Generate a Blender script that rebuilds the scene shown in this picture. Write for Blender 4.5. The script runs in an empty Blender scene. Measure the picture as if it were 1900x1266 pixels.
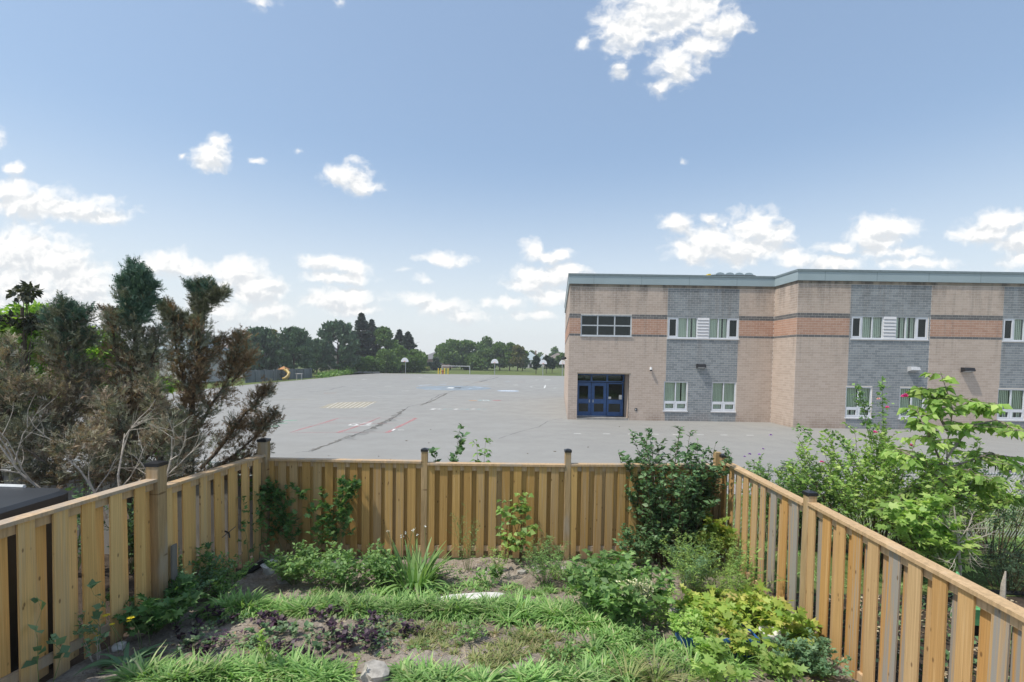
import bpy, math, random
import numpy as np
from mathutils import Vector, Matrix
R = math.radians
sc = bpy.context.scene
random.seed(7); rng = np.random.default_rng(7)

# ------------------------------------------------------------------ camera
F = 897.0; P0 = (950.0, 702.5); EYE = Vector((0, 0, 3.8))
_p, _r = R(2.2), R(0.85)
_fw = Vector((0, math.cos(_p), -math.sin(_p))); _up = Vector((0, math.sin(_p), math.cos(_p))); _rt = Vector((1, 0, 0))
RT = _rt*math.cos(_r) + _up*math.sin(_r); UP = -_rt*math.sin(_r) + _up*math.cos(_r)
cd = bpy.data.cameras.new('camera'); cam = bpy.data.objects.new('camera', cd); sc.collection.objects.link(cam)
cd.sensor_width = 36; cd.lens = 36*F/1900; cd.shift_y = (P0[1]-633)/1900; cd.clip_start = 0.05; cd.clip_end = 3000
cam.matrix_world = Matrix(((RT.x, UP.x, -_fw.x, EYE.x), (RT.y, UP.y, -_fw.y, EYE.y), (RT.z, UP.z, -_fw.z, EYE.z), (0, 0, 0, 1)))
sc.camera = cam
def ray(px, py): return _fw + RT*((px-P0[0])/F) + UP*((P0[1]-py)/F)
def at(px, py, Y):                       # the point of the place seen at a photo pixel, Y metres ahead
    d = ray(px, py); return EYE + d*(Y/d.y)
def g(px, py, z=0.0):                    # ... lying on the level z
    d = ray(px, py); return EYE + d*((z-EYE.z)/d.z)

# ------------------------------------------------------------------ world: sky and clouds
SUN_AZ, SUN_EL = R(-113), R(60)           # azimuth from +Y, to the left
w = bpy.data.worlds.new('World'); sc.world = w; w.use_nodes = True
nt = w.node_tree; nt.nodes.clear()
class NB:                                # tiny node-building helper
    def __init__(s, tree): s.t = tree
    def n(s, typ, **kw):
        x = s.t.nodes.new(typ)
        for k, v in kw.items(): setattr(x, k, v)
        return x
    def l(s, a, b): s.t.links.new(a, b)
    def put(s, sock, v):
        if isinstance(v, bpy.types.NodeSocket): s.l(v, sock)
        elif v is not None: sock.default_value = v
    def m(s, op, a, b=None, c=None, clamp=False):
        x = s.n('ShaderNodeMath', operation=op, use_clamp=clamp)
        s.put(x.inputs[0], a); s.put(x.inputs[1], b); s.put(x.inputs[2], c); return x.outputs[0]
    def vm(s, op, a, b=None):
        x = s.n('ShaderNodeVectorMath', operation=op); s.put(x.inputs[0], a); s.put(x.inputs[1], b)
        return x.outputs['Value'] if op in ('LENGTH', 'DOT_PRODUCT') else x.outputs[0]
    def ss(s, v, a, b, lo=0.0, hi=1.0):
        x = s.n('ShaderNodeMapRange', interpolation_type='SMOOTHSTEP'); s.put(x.inputs[0], v)
        x.inputs[1].default_value = a; x.inputs[2].default_value = b; x.inputs[3].default_value = lo; x.inputs[4].default_value = hi; return x.outputs[0]
    def mix(s, f, a, b, blend='MIX'):
        x = s.n('ShaderNodeMix', data_type='RGBA', blend_type=blend)
        s.put(x.inputs[0], f); s.put(x.inputs[6], a); s.put(x.inputs[7], b); return x.outputs[2]
    def noise(s, vec, scale, detail=4, rough=.55, dist=0.0, dim='3D', lac=2.0):
        x = s.n('ShaderNodeTexNoise', noise_dimensions=dim); s.put(x.inputs['Vector'], vec)
        x.inputs['Scale'].default_value = scale; x.inputs['Detail'].default_value = detail
        x.inputs['Roughness'].default_value = rough; x.inputs['Distortion'].default_value = dist; x.inputs['Lacunarity'].default_value = lac; return x
    def xyz(s, v):
        x = s.n('ShaderNodeSeparateXYZ'); s.put(x.inputs[0], v); return x.outputs
    def comb(s, a, b, c=0.0):
        x = s.n('ShaderNodeCombineXYZ'); s.put(x.inputs[0], a); s.put(x.inputs[1], b); s.put(x.inputs[2], c); return x.outputs[0]
    def ramp(s, v, stops):
        x = s.n('ShaderNodeValToRGB'); s.put(x.inputs[0], v); e = x.color_ramp.elements
        while len(e) < len(stops): e.new(0.5)
        for i, (p, c) in enumerate(stops): e[i].position = p; e[i].color = (*c, 1) if len(c) == 3 else c
        return x.outputs[0]
# clouds: photo pixel centre, half width, half height, weight
CLOUDS = [(1245,10,100,62,1),(1165,55,60,45,.9),(1335,45,55,26,.9),(1300,85,50,26,.8),(1255,125,46,36,.9),(1225,160,26,16,.6),(1150,125,18,18,.6),(1085,82,14,12,.5),(1375,36,18,12,.5),
 (390,292,40,28,1),(403,264,20,16,.8),(640,325,46,22,1),(665,345,34,18,.9),(690,348,18,14,.6),(660,300,20,10,.4),(480,298,14,7,.6),(335,292,9,6,.6),(555,282,12,6,.5),(25,316,24,13,.8),
 (60,375,90,30,1),(140,390,90,26,1),(190,405,50,14,.9),(20,355,60,22,.9),(-80,370,100,40,1),
 (30,470,90,52,1),(110,490,66,50,1),(140,530,80,50,1),(40,540,110,60,1),(-80,500,110,80,1),(160,590,120,40,.7),
 (310,492,62,26,1),(350,500,40,22,.9),(440,510,58,32,1),(470,540,50,32,1),(505,525,26,16,.8),(400,580,80,26,.6),(500,580,60,18,.6),
 (600,487,52,16,1),(650,495,40,14,.9),(625,515,70,13,.9),(630,555,74,24,1),(655,575,50,15,.8),(825,481,48,12,.8),(812,474,22,10,.7),(740,502,14,5,.4),(785,517,18,7,.5),
 (780,555,40,15,.8),(825,570,52,20,.8),(860,590,40,14,.7),(905,560,14,10,.5),(990,466,20,22,.9),(1015,478,38,13,.9),(1040,472,22,12,.8),(1000,512,62,20,1),(1050,508,45,20,.9),(985,530,50,16,.8),(1030,552,60,20,.7),(945,562,34,12,.6),(990,585,60,10,.5),
 (1258,416,34,19,1),(1320,406,22,13,.8),(1345,418,8,6,.6),(1405,425,52,38,1),(1440,445,36,22,1),(1320,455,62,34,1),(1280,470,46,26,.9),(1370,465,80,28,1),(1478,482,40,20,.9),(1550,488,60,13,.8),
 (1645,425,60,26,1),(1620,445,50,24,.9),(1560,462,44,13,.8),(1700,490,70,12,.8),(1660,468,70,14,.6),(1860,415,60,26,1),(1830,435,60,22,1),(1890,450,50,24,1),(1990,430,70,40,1),(1900,485,50,14,.6),
 (480,8,26,12,.4),(628,2,16,8,.4),(1270,300,9,4,.3),(-60,250,60,30,.8),(2080,300,80,40,.8),(2050,480,80,40,1)]
N = NB(nt)
tc = N.n('ShaderNodeTexCoord'); dv = tc.outputs['Generated']
X, Y, Z = N.xyz(dv)
yy = N.m('MAXIMUM', Y, 0.02)
uv = N.comb(N.m('DIVIDE', X, yy), N.m('DIVIDE', Z, yy))
# the low, smooth outline of each cloud is computed once here; the noise nodes below give it its edge and relief
IW, IH, U0, U1, V0, V1 = 1024, 512, -1.4, 1.4, -.1, 1.0
gu, gv = np.meshgrid(np.linspace(U0, U1, IW), np.linspace(V0, V1, IH))
def cmass(gu, gv):
    acc = np.full(gu.shape, -1.5)
    for (cx, cy, hw, hh, wt) in CLOUDS:
        d = ray(cx, cy); q = (1-np.hypot((gu-d.x/d.y)*F/(hw*1.22), (gv-d.z/d.y)*F/(hh*1.2)))*wt; h_ = np.maximum(.25-np.abs(acc-q), 0)/.25
        acc = np.maximum(acc, q)+h_**3*.25/6
    return np.clip(acc, -1.5, 1.5)
ib = np.zeros((IH, IW, 4), dtype=np.float32); ib[..., 0] = (cmass(gu, gv)+1.5)/3; ib[..., 1] = (cmass(gu-.004, gv+.016)+1.5)/3; ib[..., 3] = 1
img = bpy.data.images.new('cloud_outline', IW, IH, float_buffer=True, is_data=True); img.pixels.foreach_set(ib.ravel()); img.pack()
warp = N.vm('MULTIPLY', N.vm('SUBTRACT', N.noise(uv, 16, 4, .6).outputs['Color'], (.5, .5, .5)), (.05, .035, 0))
pw = N.vm('ADD', uv, warp)
nz = N.noise(N.vm('MULTIPLY', pw, (1, 1.25, 1)), 26, 8, .57).outputs['Fac']
nz2 = N.noise(N.vm('MULTIPLY', N.vm('ADD', pw, (.006, -.010, 0)), (1, 1.25, 1)), 26, 8, .57).outputs['Fac']
it = N.n('ShaderNodeTexImage', image=img, extension='EXTEND', interpolation='Linear'); N.l(N.vm('MULTIPLY', N.vm('SUBTRACT', pw, (U0, V0, 0)), (1/(U1-U0), 1/(V1-V0), 0)), it.inputs[0])
ir_, ig_, _b = N.xyz(it.outputs[0]); mm = N.m('MULTIPLY_ADD', ir_, 3.0, -1.5); mlow = N.m('MULTIPLY_ADD', ig_, 3.0, -1.5)
dens = N.m('ADD', mm, N.m('MULTIPLY', N.m('SUBTRACT', nz, .5), 1.45))
cov = N.ss(dens, -.06, .60)
front = N.ss(Y, .15, .35)
gen = N.noise(N.vm('MULTIPLY', dv, (1, 1, 2.6)), 4.2, 8, .6).outputs['Fac']       # fair-weather clouds in the rest of the sky
covg = N.m('MULTIPLY', N.ss(gen, .58, .70), N.ss(Z, .03, .2))
cov = N.m('ADD', N.m('MULTIPLY', cov, front), N.m('MULTIPLY', covg, N.m('SUBTRACT', 1.0, front)), clamp=True)
relief = N.m('ADD', N.m('MULTIPLY', N.m('SUBTRACT', mm, mlow), 1.3), N.m('MULTIPLY', N.m('SUBTRACT', nz, nz2), 3.2))
lit = N.ss(N.m('SUBTRACT', relief, N.m('MULTIPLY', N.ss(dens, .3, 1.3), .28)), -.55, .30)
sky = N.n('ShaderNodeTexSky', sky_type='NISHITA'); sky.sun_disc = False
sky.sun_elevation = SUN_EL; sky.sun_rotation = SUN_AZ % (2*math.pi); sky.altitude = 100; sky.air_density = 1.0; sky.dust_density = 1.6; sky.ozone_density = 1.5
base = N.mix(.52, N.mix(1.0, sky.outputs[0], (0.78, .79, .71, 1), 'MULTIPLY'), (1.22, 1.68, 2.5, 1))   # thin summer haze over the blue
ccol = N.mix(lit, (2.8, 2.9, 3.0, 1), (3.95, 3.9, 3.8, 1))
veil = N.m('MULTIPLY', N.ss(Z, .40, -.03), .84)
base = N.mix(veil, base, (3.3, 3.42, 3.45, 1))
allc = N.mix(N.m('MULTIPLY', cov, .96), base, ccol)
bg = N.n('ShaderNodeBackground'); N.l(allc, bg.inputs[0]); bg.inputs[1].default_value = 0.15
wo = N.n('ShaderNodeOutputWorld'); N.l(bg.outputs[0], wo.inputs[0])

# ------------------------------------------------------------------ sun, exposure
sd = bpy.data.lights.new('sun', 'SUN'); sun = bpy.data.objects.new('sun', sd); sc.collection.objects.link(sun)
sd.energy = 2.3; sd.angle = R(1.0); sd.color = (1, .94, .84)
SV = Vector((math.sin(SUN_AZ)*math.cos(SUN_EL), math.cos(SUN_AZ)*math.cos(SUN_EL), math.sin(SUN_EL)))
sun.rotation_euler = SV.to_track_quat('Z', 'Y').to_euler(); sun.location = (-20, 10, 40)
sc.view_settings.view_transform = 'Standard'; sc.view_settings.look = 'None'; sc.view_settings.gamma = 1; sc.view_settings.exposure = 0.92
sc.view_settings.use_curve_mapping = False
sc.render.engine = 'CYCLES'; sc.cycles.max_bounces = 6; sc.cycles.transparent_max_bounces = 8; sc.cycles.diffuse_bounces = 3

# ------------------------------------------------------------------ materials
MATS = {}
def mat(name, fn):
    m = bpy.data.materials.new(name); m.use_nodes = True; t = m.node_tree; t.nodes.clear(); b = NB(t)
    out = b.n('ShaderNodeOutputMaterial'); b.l(fn(b), out.inputs[0]); MATS[name] = m; return m
def pb(b, col, rough=.8, spec=.3, bump=None, bstr=.3, bdist=.01, metal=0.0, normal=None):
    p = b.n('ShaderNodeBsdfPrincipled'); b.put(p.inputs['Base Color'], col if not isinstance(col, tuple) else (*col[:3], 1))
    b.put(p.inputs['Roughness'], rough); p.inputs['Specular IOR Level'].default_value = spec; p.inputs['Metallic'].default_value = metal
    if bump is not None:
        q = b.n('ShaderNodeBump'); q.inputs['Strength'].default_value = bstr; q.inputs['Distance'].default_value = bdist
        b.put(q.inputs['Height'], bump); b.l(q.outputs[0], p.inputs['Normal'])
    return p.outputs[0]
def obj(b): return b.n('ShaderNodeTexCoord').outputs['Object']
def rnd(b): return b.n('ShaderNodeObjectInfo').outputs['Random']
def tint(b): return b.n('ShaderNodeAttribute', attribute_name='tint').outputs['Fac']
def plain(name, c, rough=.6, spec=.3, metal=0.0, var=.12, scale=6.0):
    def f(b):
        n = b.noise(obj(b), scale, 5).outputs['Fac']
        lo = tuple(x*(1-var) for x in c); hi = tuple(min(1, x*(1+var)) for x in c)
        return pb(b, b.ramp(n, [(.3, lo), (.7, hi)]), rough, spec, n, .15, .01, metal)
    return mat(name, f)
def wood(name, cols, grey=.25, rough=.7):
    # sawn board: long grain, a few knots, each board its own shade (object random)
    def f(b):
        r = rnd(b); off = b.vm('ADD', obj(b), b.comb(b.m('MULTIPLY', r, 37.0), b.m('MULTIPLY', r, 91.0), b.m('MULTIPLY', r, 53.0)))
        gr = b.noise(b.vm('MULTIPLY', off, (30, 30, 2.0)), 1.0, 5, .6, .8).outputs['Fac']
        bl = b.noise(b.vm('MULTIPLY', off, (5, 5, 1.3)), 1.0, 3, .5).outputs['Fac']
        vo = b.n('ShaderNodeTexVoronoi'); b.l(b.vm('MULTIPLY', off, (1.5, 0, 8.0)), vo.inputs['Vector']); vo.inputs['Scale'].default_value = 1.0
        knot = b.ss(vo.outputs['Distance'], .06, .15, 1.0, 0.0)
        base = b.ramp(b.m('FRACT', b.m('MULTIPLY', r, 7.3)), [(0, cols[0]), (.33, cols[1]), (.66, cols[2]), (1, cols[0])])
        c = b.mix(b.m('MULTIPLY', b.ss(gr, .3, .75), .62), base, tuple(x*.5 for x in cols[1])+(1,))
        c = b.mix(b.m('MULTIPLY', b.ss(bl, .5, .85), .45), c, tuple(min(1, x*1.45) for x in cols[2])+(1,))
        c = b.mix(b.m('MULTIPLY', b.ss(b.m('ADD', bl, b.m('MULTIPLY', b.m('FRACT', b.m('MULTIPLY', r, 13.1)), .6)), .85, 1.1), grey*2), c, (.30, .28, .25, 1))
        if 'board' in name:
            zz_ = b.xyz(obj(b))[2]; c = b.mix(b.m('MULTIPLY', b.ss(b.m('ADD', zz_, b.m('MULTIPLY', bl, .12)), .22, .04), .6), c, (.17, .14, .11, 1))   # rain splash at the foot of the board
        c = b.mix(b.m('MULTIPLY', knot, .7), c, (.10, .05, .02, 1))
        return pb(b, c, rough, .25, gr, .25, .004)
    return mat(name, f)
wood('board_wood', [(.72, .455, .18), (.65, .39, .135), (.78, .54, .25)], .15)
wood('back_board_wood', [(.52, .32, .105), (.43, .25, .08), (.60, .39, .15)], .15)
wood('fresh_board_wood', [(.60, .35, .13), (.52, .29, .10), (.57, .41, .23)], .5)
wood('rail_wood', [(.56, .39, .23), (.52, .36, .20), (.60, .43, .27)], .3)
wood('post_wood', [(.40, .28, .14), (.36, .25, .12), (.44, .31, .17)], .3)
wood('old_grey_wood', [(.20, .19, .17), (.24, .22, .20), (.17, .17, .16)], .9)
wood('far_fence_wood', [(.14, .17, .18), (.16, .19, .20), (.12, .15, .155)], .1)
plain('cap_black', (.018, .019, .022), .35, .5)
plain('bark', (.11, .085, .065), .95, .1, 0, .45, 14)
plain('pale_bark', (.24, .205, .175), .95, .1, 0, .4, 14)
plain('stem_green', (.13, .19, .06), .6, .3)
plain('stem_brown', (.10, .075, .045), .85, .1, 0, .4, 20)
def leafmat(name, stops, trans=.35, rough=.5, hue=.0):
    def f(b):
        fac = b.m('FRACT', b.m('ADD', tint(b), b.m('MULTIPLY', rnd(b), .999)))
        c = b.ramp(fac, stops)
        n = b.noise(b.n('ShaderNodeNewGeometry').outputs['Position'], 2.2, 2).outputs['Fac']
        hs = b.n('ShaderNodeHueSaturation'); b.l(c, hs.inputs['Color']); b.l(b.ss(n, .3, .7, .78, 1.2), hs.inputs['Value']); c = hs.outputs[0]
        p = pb(b, c, rough, .35)
        t = b.n('ShaderNodeBsdfTranslucent'); b.l(b.mix(1.0, c, (1.25, 1.35, .7, 1), 'MULTIPLY'), t.inputs[0])
        x = b.n('ShaderNodeMixShader'); x.inputs[0].default_value = trans; b.l(p, x.inputs[1]); b.l(t.outputs[0], x.inputs[2]); return x.outputs[0]
    return mat(name, f)
leafmat('grass_blade', [(0, (.15, .28, .08)), (.4, (.22, .39, .12)), (.75, (.31, .49, .17)), (.93, (.45, .54, .25)), (1, (.50, .48, .28))])
leafmat('dry_grass', [(0, (.15, .22, .06)), (.4, (.27, .31, .12)), (.7, (.42, .38, .2)), (1, (.2, .26, .08))])
leafmat('dark_leaf', [(0, (.055, .115, .05)), (.5, (.095, .185, .075)), (.85, (.15, .26, .11)), (1, (.24, .34, .17))], .25, .42)
leafmat('mid_leaf', [(0, (.11, .21, .07)), (.5, (.18, .32, .10)), (1, (.30, .44, .16))], .35)
leafmat('light_leaf', [(0, (.20, .34, .08)), (.5, (.30, .46, .12)), (1, (.46, .58, .18))], .4)
leafmat('lime_leaf', [(0, (.19, .32, .06)), (.5, (.34, .46, .09)), (.85, (.52, .56, .13)), (1, (.60, .50, .18))], .4)
leafmat('glaucous_leaf', [(0, (.10, .19, .10)), (.5, (.15, .27, .14)), (1, (.24, .36, .19))], .3)
leafmat('hosta_leaf', [(0, (.09, .17, .08)), (.6, (.15, .25, .12)), (1, (.30, .38, .22))], .25)
leafmat('purple_leaf', [(0, (.028, .017, .03)), (.45, (.07, .035, .065)), (.75, (.10, .06, .08)), (1, (.16, .19, .09))], .15)
leafmat('vine_leaf', [(0, (.06, .14, .045)), (.5, (.11, .23, .075)), (1, (.2, .34, .12))], .35)
leafmat('needle_green', [(0, (.06, .115, .085)), (.5, (.09, .165, .12)), (1, (.15, .24, .18))], .1, .6)
leafmat('needle_brown', [(0, (.21, .15, .10)), (.3, (.31, .23, .16)), (.6, (.42, .34, .26)), (.8, (.32, .31, .21)), (1, (.50, .45, .38))], .15, .8)
leafmat('needle_dull', [(0, (.11, .13, .09)), (.4, (.165, .18, .125)), (.7, (.23, .225, .165)), (1, (.28, .29, .21))], .12, .75)
leafmat('needle_rust', [(0, (.16, .10, .055)), (.5, (.24, .155, .09)), (1, (.33, .24, .15))], .15, .8)
leafmat('far_pine', [(0, (.055, .10, .055)), (.5, (.08, .145, .08)), (1, (.12, .19, .10))], .1, .6)
leafmat('far_spruce', [(0, (.032, .06, .042)), (1, (.065, .10, .065))], .1, .6)
leafmat('far_leaf', [(0, (.075, .135, .04)), (.5, (.115, .195, .06)), (1, (.18, .27, .085))], .3)
leafmat('far_bright', [(0, (.10, .20, .045)), (.5, (.15, .27, .06)), (1, (.21, .33, .09))], .35)
leafmat('far_yellow', [(0, (.13, .17, .045)), (.5, (.17, .18, .06)), (1, (.2, .15, .07))], .3)
leafmat('yard_tree_leaf', [(0, (.13, .25, .04)), (.5, (.22, .38, .06)), (1, (.36, .50, .10))], .45)
leafmat('plum_leaf', [(0, (.03, .04, .025)), (1, (.07, .075, .04))], .2)
leafmat('pink_petal', [(0, (.62, .05, .30)), (.5, (.75, .09, .38)), (1, (.85, .25, .5))], .2)
leafmat('pale_pink_petal', [(0, (.75, .35, .38)), (1, (.85, .55, .5))], .2)
leafmat('purple_petal', [(0, (.22, .09, .42)), (1, (.42, .22, .62))], .2)
leafmat('yellow_petal', [(0, (.8, .62, .03)), (1, (.85, .72, .06))], .2)
leafmat('cream_petal', [(0, (.6, .6, .35)), (1, (.75, .74, .5))], .2)
leafmat('white_petal', [(0, (.75, .75, .74)), (1, (.82, .82, .8))], .2)
leafmat('litter_leaf', [(0, (.26, .18, .10)), (.5, (.38, .30, .19)), (1, (.5, .44, .33))], .1, .9)

def soil(b):
    o = obj(b); n = b.noise(o, 1.3, 6, .6).outputs['Fac']; f = b.noise(o, 24, 6, .7).outputs['Fac']; s = b.noise(o, 110, 3, .6).outputs['Fac']
    c = b.ramp(n, [(.3, (.22, .18, .145)), (.5, (.35, .30, .25)), (.68, (.50, .44, .375))])
    c = b.mix(b.m('MULTIPLY', b.ss(f, .35, .7), .55), c, (.10, .08, .065, 1))
    c = b.mix(b.m('MULTIPLY', b.ss(s, .60, .72), .5), c, (.42, .38, .33, 1))
    return pb(b, c, .95, .1, b.m('ADD', f, b.m('MULTIPLY', s, .5)), .9, .03)
mat('soil', soil)
def asphalt(b):
    o = obj(b); n = b.noise(o, .09, 5, .6).outputs['Fac']; m_ = b.noise(o, .7, 5, .65).outputs['Fac']; s = b.noise(o, 60, 3, .7).outputs['Fac']
    st = b.noise(b.vm('MULTIPLY', o, (.05, .5, 1)), 1.0, 4, .6).outputs['Fac']
    c = b.ramp(n, [(.3, (.265, .262, .25)), (.7, (.305, .30, .282))])
    c = b.mix(b.m('MULTIPLY', b.ss(m_, .35, .7), .40), c, (.225, .222, .215, 1))
    c = b.mix(b.m('MULTIPLY', b.ss(st, .52, .75), .25), c, (.24, .235, .225, 1))
    c = b.mix(b.m('MULTIPLY', b.ss(s, .4, .7), .35), c, (.20, .20, .20, 1))
    return pb(b, c, b.ss(m_, .3, .7, .62, .8), .3, s, .25, .004)
mat('asphalt', asphalt)
def lawn(b):
    o = obj(b); n = b.noise(o, .12, 5, .6).outputs['Fac']; f = b.noise(o, 6, 4, .7).outputs['Fac']
    c = b.ramp(n, [(.3, (.085, .12, .035)), (.55, (.13, .16, .055)), (.75, (.20, .20, .085))])
    c = b.mix(b.m('MULTIPLY', f, .35), c, (.06, .09, .025, 1))
    return pb(b, c, .95, .1, f, .8, .05)
mat('lawn', lawn)
def mulch(b):
    o = obj(b); n = b.noise(o, 2.5, 5, .6).outputs['Fac']; f = b.noise(o, 50, 4, .7).outputs['Fac']
    c = b.ramp(b.m('ADD', b.m('MULTIPLY', n, .5), b.m('MULTIPLY', f, .5)), [(.35, (.035, .028, .022)), (.55, (.09, .07, .055)), (.72, (.2, .165, .13))])
    return pb(b, c, .95, .1, f, .9, .03)
mat('mulch', mulch)
def paint(name, c, cov=.6):
    def f(b):
        o = obj(b); n = b.noise(o, 5.0, 5, .75).outputs['Fac']
        t = b.n('ShaderNodeBsdfTransparent'); x = b.n('ShaderNodeMixShader')
        b.l(b.m('MULTIPLY', b.ss(n, .33, .6, .72, 1.0), cov), x.inputs[0]); b.l(t.outputs[0], x.inputs[1]); b.l(pb(b, c, .7), x.inputs[2]); return x.outputs[0]
    return mat(name, f)
paint('paint_white', (.78, .78, .77), .85); paint('paint_red', (.58, .24, .25), .5); paint('paint_faint_red', (.55, .22, .22), .36)
paint('paint_blue', (.30, .46, .62), .26); paint('paint_pale_blue', (.50, .60, .74), .75); paint('paint_yellow', (.60, .52, .34), .36)
paint('paint_green', (.28, .60, .42), .45); paint('paint_teal', (.45, .64, .66), .5); paint('paint_orange', (.66, .42, .24), .5); paint('paint_black', (.04, .04, .045), .8); paint('paint_dull', (.5, .5, .5), .3)
paint('crack_soil', (.16, .145, .12), .5); paint('crack_dark', (.12, .12, .115), .5); paint('damp_stain', (.19, .19, .185), .22)

def bricks(name, cols, stain=.5):
    def f(b):
        fac = b.m('FRACT', b.m('ADD', tint(b), b.m('MULTIPLY', rnd(b), .999)))
        c = b.ramp(fac, [(0, cols[0]), (.5, cols[1]), (1, cols[2])])
        p = b.n('ShaderNodeNewGeometry').outputs['Position']; x, y, z = b.xyz(p)
        n = b.noise(b.vm('MULTIPLY', p, (1.2, 1.2, .35)), 1.0, 5, .65).outputs['Fac']
        high = b.ss(z, 6.6, 8.6); low = b.ss(z, .9, .0)
        c = b.mix(b.m('MULTIPLY', b.m('MULTIPLY', b.ss(n, .42, .66), high), stain), c, (.085, .078, .07, 1))     # soot runs under the coping
        c = b.mix(b.m('MULTIPLY', b.m('MULTIPLY', b.ss(n, .35, .65), low), .45), c, (.17, .11, .085, 1))          # mud splash at the foot
        st = b.noise(b.comb(b.m('MULTIPLY', b.m('ADD', x, y), 2.6), 0.0, b.m('MULTIPLY', z, .16)), 1.0, 4, .6).outputs['Fac']   # water streaks running down from the sills
        c = b.mix(b.m('MULTIPLY', b.m('MULTIPLY', b.ss(st, .5, .68), b.ss(z, 3.0, 5.3)), .38), c, (.16, .14, .125, 1))
        f_ = b.noise(p, 26, 3).outputs['Fac']
        c = b.mix(b.m('MULTIPLY', f_, .25), c, tuple(v*.75 for v in cols[0])+(1,))
        return pb(b, c, .9, .15, f_, .3, .004)
    return mat(name, f)
bricks('brick_pink', [(.46, .37, .31), (.495, .405, .34), (.54, .445, .38)])
bricks('brick_grey', [(.215, .235, .25), (.26, .28, .295), (.31, .33, .345)], .45)
bricks('brick_orange', [(.43, .26, .19), (.465, .29, .215), (.50, .33, .25)], .3)
bricks('brick_band', [(.13, .13, .132), (.16, .155, .15), (.19, .18, .175)], .3)
bricks('block_beige', [(.27, .225, .175), (.31, .26, .205), (.35, .30, .24)], .9)
plain('mortar', (.66, .61, .56), .95, .1); plain('mortar_grey', (.36, .37, .38), .95, .1)
plain('flashing', (.30, .37, .395), .45, .5, .0, .06, .6); plain('coping_cap', (.17, .215, .23), .45, .5)
plain('frame_white', (.62, .64, .68), .4, .4, 0, .06, 2); plain('louver', (.60, .60, .62), .5, .4, 0, .05)
plain('frame_grey', (.46, .49, .52), .4, .5); plain('door_blue', (.040, .105, .27), .45, .4, 0, .15)
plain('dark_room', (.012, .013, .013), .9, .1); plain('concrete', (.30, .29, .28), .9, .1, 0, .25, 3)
plain('lamp_black', (.02, .02, .022), .5, .4); plain('lamp_silver', (.45, .46, .48), .35, .5); plain('cctv_white', (.72, .73, .73), .4, .4)
plain('reflection_white', (.8, .8, .78), .8); plain('galvanised', (.36, .38, .39), .45, .5, .4, .15, 8); plain('board_white', (.80, .81, .84), .5, .3)  # the first, a plain white, stands for reflections in the door glass
plain('rim_orange', (.6, .16, .05), .5); plain('bollard_yellow', (.72, .52, .05), .5, .3, 0, .08); plain('slide_orange', (.40, .18, .05), .4, .4); plain('slide_yellow', (.42, .30, .09), .4, .4)
plain('roof_grey', (.17, .17, .18), .9, .1, 0, .2, 2); plain('roof_brown', (.20, .17, .155), .9, .1, 0, .2, 2); plain('roof_blue', (.33, .39, .42), .8, .1, 0, .1, 1)
plain('house_brick', (.30, .20, .165), .9, .1); plain('house_pale', (.52, .50, .47), .9, .1); plain('house_tan', (.40, .34, .28), .9, .1)
plain('tub_grey', (.032, .036, .042), .5, .4, 0, .12, 3); plain('tub_dark', (.025, .027, .03), .6, .3); plain('strap_white', (.6, .62, .62), .5)
plain('green_plastic', (.14, .40, .17), .4, .4, 0, .08); plain('blue_tub', (.02, .10, .33), .45, .4, 0, .15); plain('pot_white', (.62, .60, .57), .7)
plain('stone', (.36, .34, .31), .95, .1, 0, .35, 12); plain('pale_stone', (.58, .57, .54), .9, .1, 0, .2, 10); plain('dark_stone', (.12, .115, .11), .9, .1, 0, .4, 10)
plain('edging_black', (.025, .026, .025), .7, .2); plain('dead_stem', (.42, .38, .33), .9, .1, 0, .3, 20)
def glassf(c, rough=.04):
    def f(b):
        gl = b.n('ShaderNodeBsdfGlossy'); gl.inputs['Roughness'].default_value = rough; gl.inputs['Color'].default_value = (.55, .6, .6, 1)
        t = b.n('ShaderNodeBsdfTransparent'); t.inputs[0].default_value = (*c, 1)
        fr = b.n('ShaderNodeLayerWeight'); fr.inputs[0].default_value = .5
        x = b.n('ShaderNodeMixShader'); b.l(b.m('MULTIPLY_ADD', b.m('POWER', fr.outputs['Facing'], 4.0), .75, .07, clamp=True), x.inputs[0]); b.l(t.outputs[0], x.inputs[1]); b.l(gl.outputs[0], x.inputs[2]); return x.outputs[0]
    return f
mat('glass', glassf((.96, .985, .97))); mat('dark_glass', glassf((.28, .34, .34)))
def blindf(b):
    o = obj(b); x, y, z = b.xyz(o)
    r = b.noise(b.comb(b.m('MULTIPLY', x, 9.0), 0.0, 0.0), 1.0, 2).outputs['Fac']
    return pb(b, b.ramp(r, [(.3, (.50, .58, .47)), (.7, (.64, .70, .58))]), .8, .1)
mat('blind', blindf)
plain('wire', (.30, .32, .33), .5, .4, .3)

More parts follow.
